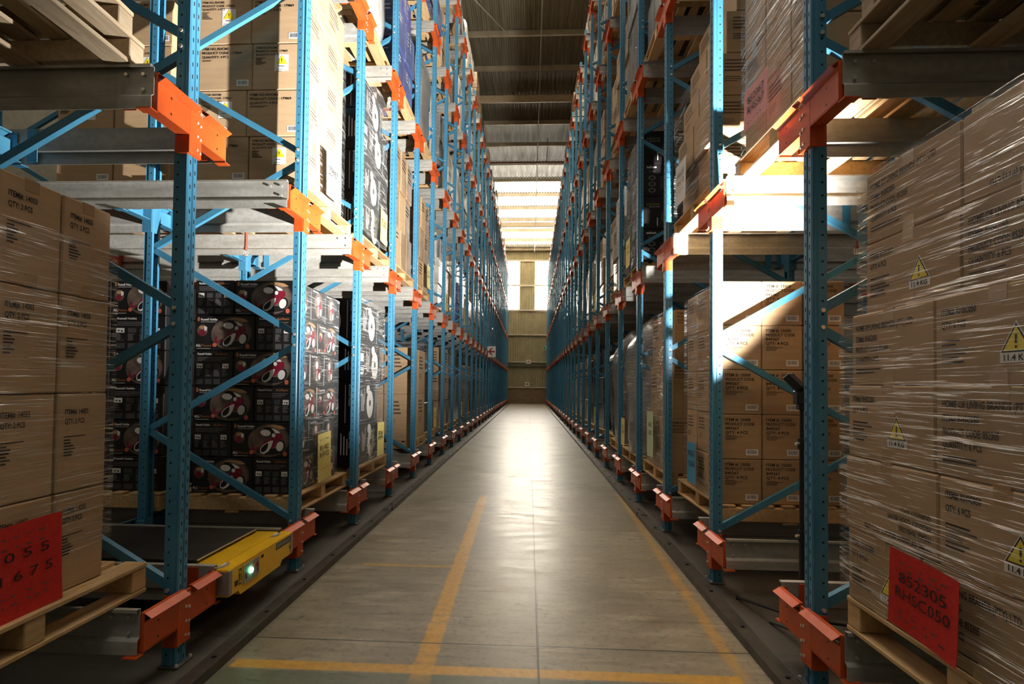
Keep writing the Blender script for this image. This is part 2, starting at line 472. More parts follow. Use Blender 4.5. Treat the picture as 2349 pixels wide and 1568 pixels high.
def roof_mat():
    t = NT('aged_roof_sheet')
    s = t.noise(1, 5, .7, vec=t.coord((7, .35, 1)))
    c = t.mix(t.ramp(s, .3, .7), (.15, .13, .085), (.30, .265, .185))
    c = t.mix(t.m('MULTIPLY', t.ramp(t.noise(1, 3, .7, vec=t.coord((14, .25, 1))), .64, .72), .5), c, (.42, .37, .27))
    t.set(c, .6, .1, .35); return t.mat


def brick_mat():
    t = NT('brown_brick')
    b = t.n('ShaderNodeTexBrick'); b.inputs['Scale'].default_value = 1; b.inputs['Brick Width'].default_value = .23; b.inputs['Row Height'].default_value = .085; b.inputs['Mortar Size'].default_value = .008
    b.inputs['Color1'].default_value = (.17, .10, .05, 1); b.inputs['Color2'].default_value = (.24, .15, .075, 1); b.inputs['Mortar'].default_value = (.2, .17, .13, 1)
    t.link(t.coord(rot=(-PI / 2, 0, 0)), b.inputs['Vector']); t.set(b.outputs[0], .8); return t.mat


# ------------------------------------------------------------------ the hall
def struct(name, mb, mats):
    return tag(put(name, mb.mesh(name, mats)), kind='structure')

XW = 9.0
b = MB(); b.box(-XW, XW, -6, YW, -.12, 0); struct('floor', b, [floor_mat()])
clad = simple('olive_cladding', (.32, .28, .155), .55, .2, .15, 2)
def corrugated(x0, x1, z0, z1, y, amp=.035, per=.19):
    b = MB(); pts = []; n = int((x1 - x0) / per)
    for i in range(n):
        a = x0 + i * per
        pts += [(a, y), (a + per * .32, y), (a + per * .5, y - amp), (a + per * .82, y - amp)]
    pts.append((x0 + n * per, y))
    b.sheet(pts, .008, 2, z0, z1); return b
def roofz(y): return 1.4 + 15.35 - .1 * y
WIN = ((-1.83, -.93), (.41, 1.62))
b = MB()
for q in (corrugated(-XW, XW, 1.25, 7.42, YW), corrugated(-XW, XW, 11.42, 12.7, YW), corrugated(-XW, WIN[0][0] - .02, 7.42, 11.42, YW), corrugated(WIN[0][1], WIN[1][0], 7.42, 11.42, YW), corrugated(WIN[1][1], XW, 7.42, 11.42, YW)):
    b.add(q.v, q.f)
struct('wall_back', b, [clad])
b = MB(); b.box(-XW, XW, YW - .12, YW + .1, 0, 1.22); struct('wall_back_dado', b, [brick_mat()])
b = MB(); b.box(-XW, XW, YW - .17, YW + .1, 1.22, 1.32, 0, .01); struct('trim_1', b, [simple('pale_coping', (.48, .40, .28), .6)])
girt = simple('pale_steel_girt', (.44, .39, .28), .45, .3, .15, 3)
n = 2
for z, hgt in ((3.31, .11), (3.02, .16), (5.48, .12), (7.44, .13), (9.45, .12), (11.45, .14)):
    b = MB(); b.box(-XW, XW, YW - .16, YW - .045, z - hgt / 2, z + hgt / 2, 0, .008); struct('trim_%d' % n, b, [girt if z != 3.02 else simple('dark_steel_girt', (.1, .085, .05), .5)]); n += 1
for i, (x0, x1) in enumerate(WIN):
    b = MB(); b.box(x0, x1, YW - .02, YW + .01, 7.5, 11.38); struct('window_%d' % (i + 1), b, [M['skyw']])
for s, nm in ((-1, 'wall_left'), (1, 'wall_right')):
    b = MB(); b.box(s * XW, s * (XW + .15), -6, YW, 0, 17.5); struct(nm, b, [simple('side_cladding_' + nm, (.16, .14, .1), .7)])
# roof sheets, falling gently to the far wall; translucent sheets over the far end
roof = MB()
def roof_strip(y0, y1, x0=-XW, x1=XW, b=None):
    b = b or MB(); per = .17; pts = []; k = int((x1 - x0) / per)
    for i in range(k): pts += [(x0 + i * per, 0), (x0 + (i + .35) * per, 0), (x0 + (i + .5) * per, .035), (x0 + (i + .85) * per, .035)]
    pts.append((x0 + k * per, 0)); n_ = len(pts)
    b.add([(p[0], y0, roofz(y0) + p[1]) for p in pts] + [(p[0], y1, roofz(y1) + p[1]) for p in pts], [(i, i + 1, n_ + i + 1, n_ + i) for i in range(n_ - 1)])
    return b
SKY0 = 31.7
LIT = ((31.8, 42.6),)
roof_strip(-.2, 9.5, b=roof); roof_strip(17.3, 26.0, b=roof)
for q0, q1 in ((-6, -.2), (9.5, 17.3), (26.0, SKY0)):
    for x0, x1 in ((-XW, -4.5), (4.5, XW)): roof_strip(q0, q1, x0, x1, b=roof)
roof_strip(42.6, YW, b=roof)
for x0, x1 in ((-XW, -4.5), (4.5, XW)): roof_strip(SKY0, 42.6, x0, x1, b=roof)
struct('ceiling', roof, [roof_mat()])
PUR = [20.17 - 1.925 * 7 + 1.925 * i for i in range(20)]
sky_edges = [SKY0] + [p for p in PUR if SKY0 + .4 < p < 42.5] + [42.6]
for i in range(len(sky_edges) - 1):
    b = roof_strip(sky_edges[i] + .06, sky_edges[i + 1] - .06, -4.5, 4.5); struct('window_%d' % (i + 3), b, [M['skyl']])
wn = i + 4
def added_glow(n, c, st):  # streaked glowing roof strip, added for its light
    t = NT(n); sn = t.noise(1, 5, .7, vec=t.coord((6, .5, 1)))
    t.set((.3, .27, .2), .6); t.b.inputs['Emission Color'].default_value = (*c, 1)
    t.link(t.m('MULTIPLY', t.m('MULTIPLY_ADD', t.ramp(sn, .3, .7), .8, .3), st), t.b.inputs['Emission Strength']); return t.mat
for q0, q1, st in ((-5.95, -4.1, 3), (-4.05, -2.2, 3), (-2.15, -.25, 3), (9.55, 11.5, 6.5), (11.55, 13.4, 6.5), (13.45, 15.3, 6.5), (15.4, 17.25, 6.5), (26.0, 27.8, .06), (27.92, 29.7, .15), (29.8, 31.6, .38)):  # unseen strips added as fill behind the camera and over the aisle
    b = roof_strip(q0, q1, -4.5, 4.5); struct('window_%d' % wn, b, [added_glow('added_roof_glow_%d' % wn, (1, .92, .76), st)]); wn += 1  # the dimmest strips paint light falling on the roof as their own glow
pur = simple('pale_purlin', (.42, .35, .24), .5, .2, .2, 2)
for y in PUR:
    b = MB(); z = roofz(y) - .01
    b.sheet([(y + .04, z - .19), (y - .04, z - .19), (y - .04, z), (y + .05, z)], .006, 0, -XW, XW); struct('trim_%d' % n, b, [pur]); n += 1
b = MB(); z = roofz(23.6) - .42
b.box(-XW, XW, 23.52, 23.68, z - .17, z + .17, 0, .05); struct('trim_%d' % n, b, [simple('cream_rafter', (.55, .42, .26), .45)]); n += 1
for yy in (9.6, 37.6):
    b = MB(); z = roofz(yy) - .42; b.box(-XW, XW, yy - .08, yy + .08, z - .17, z + .17, 0, .03); struct('trim_%d' % n, b, [simple('cream_rafter_%d' % n, (.5, .4, .26), .45)]); n += 1
# sprinkler mains under the roof
def pipe_thing(name, pts, r, mat, label, cat, group=None):
    b = MB()
    for p, q in zip(pts, pts[1:]): b.tube(p, q, r, 10)
    return tag(put(name, b.mesh(name, [mat])), label, cat, group)
pipe_thing('ceiling_conduit', [(.32, 8, roofz(8) - .28), (.32, 43.4, roofz(43.4) - .28)], .025, simple('pale_conduit', (.5, .46, .38), .5), 'thin pale conduit running lengthwise under the roof purlins', 'pipe')
pipe_thing('sprinkler_pipe', [(-8.5, 29.2, roofz(29.2) - .36), (8.5, 29.2, roofz(29.2) - .36)], .045, M['iron'], 'rust-red sprinkler pipe crossing the aisle high under the roof', 'pipe')
pipe_thing('hanger_rod', [(.82, 27.3, roofz(27.3) - .1), (.82, 29.13, roofz(29.2) - .33)], .02, M['iron'], 'short rust-red branch pipe joining the crossing sprinkler pipe', 'pipe')
pipe_thing('stay_rod', [(-2.2, 17.6, roofz(17.6) - .6), (-.95, 20.1, roofz(20.1) - .15)], .022, simple('grey_rod', (.34, .32, .28), .5), 'slanting grey stay rod below the first visible purlin', 'rod')

# steel guide angles bolted along both edges of the aisle floor
steel = simple('worn_dark_steel', (.075, .065, .052), .42, .6, .35, 9)
def guide(name, s, x, y0, y1, label):
    b = MB(); b.box(x - .055, x + .055, y0, y1, 0, .022, 0, .006); b.box(x - s * .055 - .006, x - s * .055 + .006, y0, y1, 0, .05)
    yy = y0 + .25
    while yy < min(y1, 14): b.tube((x + s * .01, yy, .018), (x + s * .01, yy, .03), .012, 8, 1); yy += .55
    o = put(name, b.mesh(name, [steel, M['black']])); tag(o, label, 'guide rail', 'steel guide rails along the aisle')
for s, x in ((-1, -1.56), (1, 1.235)):
    for i, (a, c) in enumerate(((.8, 5.95), (6.0, 20), (20.05, YW - .3))):
        guide('guide_rail', s, x, a, c, '%s length of dark steel guide along the %s floor edge' % (('nearer', 'middle', 'far')[i], RACK[s]))

# ------------------------------------------------------------------ rack frames
M['footsteel'] = simple('dull_foot_steel', (.10, .105, .11), .5, .4, .3, 20)
def up_profile():
    p = [(-.068, -.024), (-.068, -.045), (-.028, -.045), (-.022, -.039), (-.012, -.039), (-.005, -.042), (0, -.034), (0, -.008), (-.006, -.004)]
    return p + [(x, -y) for x, y in p[::-1]]
ME = {}
for s in (-1, 1):
    fl = s == 1
    b = MB(); b.sheet(up_profile(), .003, 2, .012, TOPZ); ME['up', s] = b.mesh('upright', [M['blue']], fl)
    b = MB(); b.sheet([(-x, y) for x, y in up_profile()][::-1], .003, 2, .012, TOPZ); ME['rear', s] = b.mesh('rear_upright', [M['blue']], fl)
    b = MB(); b.box(-.08, .022, -.062, .062, 0, .011, 0, .002)
    for q in (-.055, .055): b.tube((.013, q, .011), (.013, q, .022), .008, 6, 1)
    ME['foot', s] = b.mesh('foot_plate', [M['footsteel'], M['zinc']], fl)
    # brace: folded channel from the front post up to the rear post
    for up in (0, 1):
        b = MB(); z0, z1 = (0, .655) if up else (.655, 0)
        d = Vector((-(DEPTH - .09), 0, z1 - z0)); L = d.length; d.normalize(); nv = Vector((-d.z, 0, d.x))
        if nv.z < 0: nv = -nv
        o0 = Vector((-.045, 0, z0))
        pr = [(-.022, -.014), (.022, -.014), (.022, .018), (.019, .018), (.019, -.011), (-.019, -.011), (-.019, .018), (-.022, .018)]
        vs = [o0 + d * (t - .02) + nv * p[0] + Vector((0, -1, 0)) * -p[1] for t in (0, L + .04) for p in pr]
        k = len(pr)
        b.add(vs, [(i, (i + 1) % k, k + (i + 1) % k, k + i) for i in range(k)] + [tuple(range(k)), tuple(range(k, 2 * k))[::-1]])
        ME['brace', up, s] = b.mesh('brace', [M['brace']], fl)
    b = MB()
    for z in (.376, 1.69, 1.77, 3.09, 3.17, 4.49, 4.57, 5.89, 5.97, 7.29, 7.37, 8.69, 8.77):
        for q in (-1, 1): b.tube((-.047, q * .0445, z), (-.047, q * .054, z), .0105, 6, 1)
        for q in (-1, 1): b.box(-.05, -.044, q * .0405, q * .046, z - .003, z + .003, 1)
    UPB = b
    b = MB(); b.sheet(up_profile(), .003, 2, .012, TOPZ); b.v += []; n0 = len(b.v)
    b.v += UPB.v; b.f += [[i + n0 for i in f] for f in UPB.f]; b.m += UPB.m; b.sm += UPB.sm
    ME['upb', s] = b.mesh('upright', [M['blue'], M['zinc']], fl)
    b = MB(); b.tube((-.047, -.0415, 0), (-.047, -.053, 0), .0105, 6); ME['bolt', s] = b.mesh('bolt', [M['zinc']], fl)
    # bracket: cover plate, two arms with folded entry lips, end plates and feet
    b = MB()
    b.box(-.066, .005, -.05, .05, 0, .255, 0, .003)
    b.box(.004, .011, -.285, .275, .10, .226, 0, .002)
    b.box(.004, .012, -.05, .05, .004, .262, 0, .002)
    for y0, y1 in ((-.285, .0), (.058, .275)):
        b.sheet([(.012, .224), (.046, .246), (.012, .268)], .003, 1, y0, y1)
        b.box(-.004, .012, y0, y1, .262, .270)
    for y, o in ((-.283, -1), (.273, 1)):
        b.box(-.03, .011, y - .0025, y + .0025, .098, .268)
        b.box(-.15, -.09, y - .0025, y + .0025, .098, .285)
        b.box(-.055, .011, y, y + o * .048, .084, .089)
    b.box(-.055, .011, -.283, .273, .094, .099)
    for y in (-.19, .19):
        for z in (.125, .20): b.tube((.009, y, z), (.0118, y, z), .006, 8, 1)
    ME['bracket', s] = b.mesh('bracket', [M['orange'], M['black']], fl); ME['rbracket', s] = b.mesh('bracket', [M['brace'], M['black']], fl)
    b = MB(); b.tube((.010, 0, 0), (.0165, 0, 0), .0082, 6); ME['bbolt', s] = b.mesh('bolt', [M['zinc']], fl)


def frame(k, s, deep=0):
    x = s * (XF[s] + deep * 2.75)
    o = empty('rack_frame', (x, FY(k), 0))
    if deep: lab = 'blue rack frame deep in the %s, behind its %s frame from the aisle' % (RACK[s], ORD[k + 1])
    else: lab = 'blue perforated rack frame with orange brackets, %s along the %s' % (ORD[k + 1], RACK[s])
    tag(o, lab, 'rack frame', 'blue rack frames standing in rows')
    put('upright', ME['upb' if 5 <= k < 14 and not deep else 'up', s], parent=o)
    put('upright', ME['rear', s], (s * DEPTH, 0, 0), o)
    put('foot_plate', ME['foot', s], parent=o); put('foot_plate', ME['foot', s], (s * (DEPTH - .07), 0, 0), o)
    top = 10.0
    if k < 4 and not deep: top = 1.4 + .8 * FY(k) + .6
    z = .376; up = 1
    while z + .66 < min(top, 10.3):
        put('brace', ME['brace', up, s], (0, 0, z), o); z += .655 + (.08 if not up else .005); up = 1 - up
    if not deep:
        for z in (.376, 1.69, 1.77, 3.09, 3.17, 4.49, 4.57, 5.89, 5.97) if k < 5 else ():
            if vis([(x, FY(k), z)], 10): put('bolt', ME['bolt', s], (0, 0, z), o)
    for lv, zb in enumerate(LEV):
        if deep and lv > 2: continue
        if not deep and not vis([(x, FY(k), zb), (x, FY(k), zb + .33)], 200): continue
        br = put('bracket', ME['bracket', s], (0, 0, zb), o)
        if k < 4 and not deep:
            for z in (.04, .11, .18, .245):
                for q in (.012, .037): put('bolt', ME['bbolt', s], (0, q, z - (.008 if q > .02 else 0)), br)
        if k < 3 and not deep and lv < 2: put('bracket', ME['rbracket', -s], (s * DEPTH, 0, zb), o)
    return o


for s in (-1, 1):
    for k in range(NF): frame(k, s)
    for k in range(0, 5): frame(k, s, 1)

# ------------------------------------------------------------------ pallet rails
RL = 4.6
def rail_mb(s, o, L, b=None, dx=0, dy=0, dz=0):
    """o=-1: rail on the near side of a frame, facing the camera; o=+1: on its far side"""
    y = -.293 if o < 0 else .283
    prof = [(y + o * .022, RTOP - .016), (y + o * .022, RTOP - .005), (y, RTOP - .005), (y, .165), (y + o * .010, .158), (y + o * .016, .150), (y + o * .016, .092)]
    prof = [(p[0] + dy, p[1] + dz) for p in prof]
    b = b or MB(); b.sheet(prof, .0035 if o < 0 else -.0035, 0, dx + s * .003, dx + s * L)
    return b
for s in (-1, 1):
    for o in (-1, 1):
        b = rail_mb(s, o, RL); ME['rail', s, o] = b.mesh('pallet_rail', [M['galv']])
        y = -.2975 if o < 0 else .2875
        b = MB(); b.tube((0, y, 0), (0, y + o * .006, 0), .0085, 6)
        ME['rbolt', s, o] = b.mesh('bolt', [M['zinc']])
far = MB()
KR = 13
for s in (-1, 1):
    for k in range(NF):
        for lv, zb in enumerate(LEV):
            X = s * XF[s]
            if not vis([(X, FY(k), zb), (X, FY(k), zb + .33), (X * 1.5, FY(k), zb + .1)], 120): continue
            for o in (-1, 1):
                if o == 1 and k == NF - 1: continue
                if k >= KR:
                    rail_mb(s, o, .9, far, X, FY(k), zb); continue
                r = put('pallet_rail', ME['rail', s, o], (X, FY(k), zb))
                tag(r, 'galvanised %s-level rail on the %s side of the %s frame, %s' % (LEVN[lv], 'near' if o < 0 else 'far', ORD[k + 1], RACK[s]), 'rail', 'galvanised pallet rails bolted to the brackets')
                if k < 4:
                    for xx, zz in ((.05, .255), (.05, .185), (.13, .255)): put('bolt', ME['rbolt', s, o], (s * xx, 0, zz), r)
tag(put('pallet_rail', far.mesh('far_rail', [M['galv']])), 'the many small pale rail ends at the far end of both racks', 'rail', 'galvanised pallet rails bolted to the brackets', 'stuff')

# ------------------------------------------------------------------ pallets
PD, PW = 1.0, 1.18      # into the rack, along the aisle
def pal_parts(s):
    out = []
    def sx(a, c): return (s * a, s * c)
    for i, (a, c) in enumerate(((0, .11), (.16, .25), (.30, .39), (.455, .545), (.61, .70), (.75, .84), (.89, 1.0))):
        b = MB(); x0, x1 = sx(a, c); b.box(x0, x1, -PW / 2, PW / 2, PH - .02, PH, 0, .003); out.append(('deck_board', b))
    for y in (-.545, 0, .545):
        b = MB(); b.box(*sx(.004, .996), y - .045, y + .045, .02, PH - .021, 0, .004); out.append(('stringer', b))
    for a, c in ((0, .11), (.445, .555), (.89, 1.0)):
        b = MB(); b.box(*sx(a, c), -PW / 2, PW / 2, 0, .019, 0, .003); out.append(('base_board', b))
    return out
for s in (-1, 1):
    for nm, w in (('pal', 'wood'), ('palg', 'woodg')):
        ME[nm, s] = [(q, b.mesh(q, [M[w]])) for q, b in pal_parts(s)]
    b = MB()
    for q, c in pal_parts(s): b.add(c.v, c.f)
    ME['pal1', s] = b.mesh('pallet', [M['wood']])


def pallet(s, d, yc, z, label, near=True, grey=False, rot=0):
    x = s * (XF[s] + d)
    if near:
        o = empty('pallet', (x, yc, z), rot)
        for q, me in ME['palg' if grey else 'pal', s]: put(q, me, parent=o)
    else: o = put('pallet', ME['pal1', s], (x, yc, z), None, rot)
    return tag(o, label, 'pallet', 'wooden pallets on the rack rails')


# ------------------------------------------------------------------ carton printing
def basis(face, s, c):
    """matrix that lays a print (u right, v up, w out) on the aisle face (A) or the face towards the camera (C)"""
    if face == 'C': r, nn = Vector((1, 0, 0)), Vector((0, -1, 0))
    elif s < 0: r, nn = Vector((0, 1, 0)), Vector((1, 0, 0))
    else: r, nn = Vector((0, -1, 0)), Vector((-1, 0, 0))
    u = Vector((0, 0, 1)); m = Matrix(((r.x, u.x, nn.x, c[0]), (r.y, u.y, nn.y, c[1]), (r.z, u.z, nn.z, c[2]), (0, 0, 0, 1)))
    return m

_D = {}
def decal(key, w, h):
    k = (key, round(w, 2), round(h, 2))
    if k not in _D: _D[k] = DEC[key](w, h)
    return _D[k]

def d_14055(w, h):
    b = MB(); l, t = -w / 2, h / 2
    b.text('ITEM#: 14055', l + w * .13, t - .085, .118, .021); b.text('QTY: 2 PCS', l + w * .13, t - .124, .098, .021)
    b.lines(l + w * .12, t - .175, 1, .12, .01, .004); b.lines(l + w * .12, t - .188, 6, .06, .0125, .006)
    return [('printed_text', b.mesh('printed_text', [M['ink']]))]
def tri_sticker(u, v, w, lab=None, backed=False):
    h = w * .9; b = MB()
    if backed: b.rect(u - w * .62, v - w * .62, u + w * .62, v + w * .88, 0)
    else: b.poly([(u - w / 2 - .004, v + .0), (u + w / 2 + .004, v), (u, v + h * .92 + .006)], 0); b.rect(u - w / 2 - .004, v - w * .3, u + w / 2 + .004, v, 0)
    q = MB(); q.poly([(u - w / 2, v), (u + w / 2, v), (u, v + h * .92)], 1 if not backed else 0, .0004); q.poly([(u - w * .42, v + .004), (u + w * .42, v + .004), (u, v + h * .82)], 0, .0007)
    q.rect(u - w * .035, v + h * .27, u + w * .035, v + h * .56, 1, .0011); q.disc(u, v + h * .16, w * .04, w * .04, 1, .0011, n=10)
    if lab: q.text(lab, u, v - w * .24, w * .8, w * .18, 1, .0008, align='C')
    elif backed: q.lines(u - w * .3, v - w * .15, 1, w * .6, .01, .005, 1); q.lines(u - w * .5, v - w * .45, 2, w * .6, .014, .003, 1)
    return [('warning_sticker', b.mesh('warning_sticker', [M['wht']]), [('warning_triangle', q.mesh('warning_triangle', [M['yel'], M['ink']]))])]
def barcode(u, v, w, h):
    b = MB(); b.rect(u, v, u + w, v + h, 0); x = u + w * .1; rr = random.Random(3)
    while x < u + w * .88:
        t = w * rr.choice((.012, .02, .03)); b.rect(x, v + h * .22, x + t, v + h * .85, 1, .0004); x += t + w * rr.choice((.014, .025))
    return [('barcode_label', b.mesh('barcode_label', [M['wht'], M['barc']]))]
def d_rhcms_a(w, h):
    b = MB(); l, t = -w / 2, h / 2
    b.text('ITEM NO.:RHCMS', l + .025, t - .045, w * .5, .019); b.text('PRODUCT CODE : 179869', l + .025, t - .078, w * .74, .019); b.text('QUANTITY: 4 PCS', l + .025, t - .111, w * .5, .019)
    b.lines(l + .025, t - .125, 2, w * .35, .008, .003)
    return [('printed_text', b.mesh('printed_text', [M['ink']]))] + barcode(w / 2 - .125, -h / 2 + .035, .10, .05)
def d_rhcms_b(w, h):
    b = MB(); l, t = -w / 2, h / 2
    b.text('ITEM NO.:RHCMS', l + .025, t - .04, w * .42, .016); b.text('PRODUCT CODE : 179869', l + .025, t - .068, w * .62, .016); b.text('QUANTITY: 4 PCS', l + .025, t - .096, w * .43, .016)
    b.lines(l + .025, t - .112, 7, .09, .0085, .0035)
    return [('printed_text', b.mesh('printed_text', [M['ink']]))] + tri_sticker(w * .07, .02, .09, None, True)
def d_15000(w, h):
    b = MB(); l, t = -w / 2, h / 2
    b.text('ITEM #: 15000', l + .025, t - .048, .185, .021); b.text('PRODUCT CODE:', l + .025, t - .080, .215, .021); b.text('849267', l + .025, t - .112, .10, .021); b.text('QTY: 4 PCS', l + .025, t - .144, .165, .021)
    b.lines(l + .025, t - .156, 5, .15, .0075, .0026)
    return [('printed_text', b.mesh('printed_text', [M['ink']]))] + barcode(w / 2 - .12, -h / 2 + .03, .092, .046)
def d_rhsc_a(w, h):
    b = MB(); l, t = -w / 2, h / 2
    b.text('HOME OF LIVING BRANDS (PTY) LTD', l + .03, t - .07, w * .72, .023); b.text('ITEM#: RHSC050', l + .03, t - .115, w * .29, .023); b.text('PRODUCT CODE: 852305', l + .03, t - .158, w * .43, .023); b.text('QUANTITY: 6 PCS', l + .03, t - .2, w * .31, .023)
    b.lines(l + .03, t - .225, 2, .22, .013, .005)
    return [('printed_text', b.mesh('printed_text', [M['ink']]))]
def d_rhsc_b(w, h):
    b = MB(); l, t = -w / 2, h / 2
    b.text('ITEM#: RHSC050', l + .03, t - .065, .14, .022); b.text('QTY: 6 PCS', l + .03, t - .108, .10, .022); b.lines(l + .03, t - .145, 6, .13, .014, .006)
    return [('printed_text', b.mesh('printed_text', [M['ink']]))] + tri_sticker(w * .12, -h * .18, .10, '11.4 KG')
def d_rhsc_c(w, h):
    b = MB()
    for i, (tx, ww) in enumerate((('HOME OF LIVING BRANDS (PTY) LTD', .36), ('ITEM#: RHSC050', .16), ('PRODUCT CODE: 852305', .22), ('QUANTITY: 6 PCS', .15))):
        b.text(tx, w / 2 - .03, -h / 2 + .045 + i * .034, ww, .02, rot=PI)
    return [('printed_text', b.mesh('printed_text', [M['ink']]))]
def d_vac(w, h):
    """carton front: an oval photograph of a red and white vacuum cleaner on floorboards, with the maker's name"""
    b = MB()
    U = lambda px: -w / 2 + (px - 150) / 2010 * w
    V = lambda py: h / 2 - (py - 190) / 1120 * h
    P = lambda pts: [(U(a), V(c)) for a, c in pts]
    sx, sy = w / 2010, h / 1120
    b.disc(U(1390), V(760), 690 * sx, 520 * sy, 1, .0002, .12, 32)
    b.disc(U(1400), V(748), 660 * sx, 485 * sy, 0, .0003, .12, 32); b.disc(U(1395), V(755), 655 * sx, 480 * sy, 1, .0005, .12, 32)
    b.poly(P([(1180, 340), (1380, 270), (1600, 255), (1800, 290), (1960, 380), (1760, 400), (1500, 330), (1300, 330)]), 2, .0007)
    b.disc(U(1420), V(1100), 440 * sx, 100 * sy, 0, .0008)
    b.disc(U(1790), V(920), 150 * sx, 185 * sy, 0, .0010, -.25)
    b.poly(P([(840, 880), (910, 860), (900, 1010), (1130, 950), (1250, 780), (1420, 700), (1560, 620), (1640, 520), (1760, 515), (1840, 560), (1855, 680), (1760, 770), (1640, 850), (1580, 960), (1480, 985), (1350, 900), (1150, 1010), (900, 1080), (820, 1040)]), 3, .0012)
    b.poly(P([(1180, 430), (1240, 350), (1340, 320), (1440, 350), (1540, 450), (1600, 550), (1500, 650), (1430, 600), (1300, 620), (1140, 590)]), 0, .0014)
    b.disc(U(1285), V(515), 172 * sx, 100 * sy, 4, .0016, -.1)
    b.disc(U(1550), V(592), 62 * sx, 62 * sy, 4, .0018)
    b.poly(P([(1480, 365), (1600, 405), (1680, 440), (1750, 490), (1745, 525), (1610, 520), (1560, 450)]), 4, .0016)
    b.disc(U(1765), V(935), 118 * sx, 155 * sy, 4, .0018, -.25)
    out = [(1380, 800), (1460, 760), (1540, 755), (1520, 850), (1470, 980), (1390, 1100), (1240, 1180), (1130, 1150), (1105, 1080), (1130, 980), (1220, 890)]
    inn = [(1360, 830), (1372, 830), (1378, 860), (1375, 930), (1350, 1010), (1310, 1070), (1230, 1125), (1150, 1120), (1132, 1070), (1160, 985), (1250, 900)]
    b.ring(P(out), P(inn), 4, .0018); b.poly(P(inn), 0, .0017)
    b.disc(U(410), V(670), 175 * sx, 185 * sy, 1, .0006, 0, 20); b.disc(U(400), V(740), 120 * sx, 95 * sy, 3, .0009, .3, 14); b.poly(P([(460, 520), (570, 560), (560, 660), (480, 690)]), 4, .001); b.disc(U(390), V(570), 90 * sx, 55 * sy, 2, .0011, 0, 12)
    b.disc(U(1935), V(1170), 70 * sx, 75 * sy, 5, .0019, 0, 16); b.disc(U(830), V(1130), 75 * sx, 65 * sy, 5, .0019, 0, 16)
    t = MB(); t.text('Russell Hobbs', U(355), V(350), 555 * sx, 70 * sy, 0, .001, bold=.03); t.rect(U(355), V(402), U(880), V(392), 0, .001); t.disc(U(280), V(310), 46 * sx, 75 * sy, 1, .001, 0, 14)
    t2 = t; t = MB()
    t.text('ALL', U(200), V(1185), 175 * sx, 75 * sy, 0, .002, bold=.04); t.text('Floors', U(385), V(1185), 330 * sx, 75 * sy, 1, .0022, bold=.01); t.rect(U(235), V(1250), U(690), V(1240), 0, .002)
    return [('product_picture', b.mesh('product_picture', [M['black'], M['photo'], M['tan'], M['redp'], M['wht'], M['dot']])), ('printed_text', t2.mesh('printed_text', [M['wht'], M['orangep']])), ('printed_text', t.mesh('printed_text', [M['wht'], M['orangep']]))]
def d_vacside(w, h):
    b = MB(); l, t = -w / 2, h / 2
    b.text('Russell Hobbs', l + w * .10, t - h * .115, w * .36, h * .055, 0, bold=.03); b.text('ALLFloors', l + w * .55, t - h * .115, w * .32, h * .055, 2, bold=.03)
    for i in range(3): b.rect(l + w * .1, t - h * (.2 + .045 * i), l + w * (.86, .8, .7)[i], t - h * (.185 + .045 * i), 1)
    for i in range(4):
        u = l + w * (.08 + .22 * i); b.rect(u, t - h * .50, u + w * .155, t - h * .365, 0 if i in (0, 3) else 3, .0002)
        if i in (0, 3): b.disc(u + w * .05, t - h * .44, w * .02, h * .02, 4 if i == 0 else 5, .0006, n=10); b.disc(u + w * .11, t - h * .45, w * .02, h * .025, 4, .0006, n=10)
        b.lines(u, t - h * .535, 6, w * .16, h * .034, h * .016, 1)
        b.rect(u, -t + h * .05, u + w * .17, -t + h * .2, 3)
    return [('printed_text', b.mesh('printed_text', [M['wht'], M['grytxt'], M['orangep'], M['greybox'], M['black'], M['redp']]))]
def d_vacend(w, h):
    """narrow vacuum carton end: smaller standing picture"""
    b = MB(); b.disc(0, h * .02, w * .30, h * .40, 1, .0002); b.disc(-w * .04, h * .17, w * .09, h * .13, 4, .0008); b.poly([(-w * .12, h * .02), (w * .14, h * .18), (w * .2, -h * .1), (-w * .05, -h * .22)], 3, .0005)
    b.disc(w * .14, -h * .17, w * .07, h * .11, 4, .0009); b.ring([(-w * .06, 0), (0, 0), (-w * .02, -h * .3), (-w * .1, -h * .32)], [(-w * .05, -h * .04), (-w * .02, -h * .04), (-w * .04, -h * .26), (-w * .08, -h * .27)], 4, .001)
    b.text('Russell Hobbs', -w * .42, h * .40, w * .4, h * .05, 4, .001)
    return [('product_picture', b.mesh('product_picture', [M['black'], M['photo'], M['tan'], M['redp'], M['wht']]))]
def d_kettle(w, h):
    """black carton with a large white appliance and the maker's name turned on its side"""
    b = MB(); b.disc(-w * .14, -h * .05, w * .28, h * .36, 0, .0002); b.disc(-w * .14, -h * .02, w * .08, h * .08, 1, .0006); b.disc(-w * .3, h * .33, w * .14, h * .12, 0, .0004); b.rect(w * .30, -h * .45, w * .32, h * .45, 0, .0005)
    t = MB(); t.text('Russell Hobbs', w * .40, h * .40, h * .45, w * .055, 0, rot=-PI / 2, bold=.03); t.disc(w * .43, h * .44, w * .035, h * .03, 0, n=12)
    return [('product_picture', b.mesh('product_picture', [M['wht'], M['greybox']])), ('printed_text', t.mesh('printed_text', [M['wht']]))]
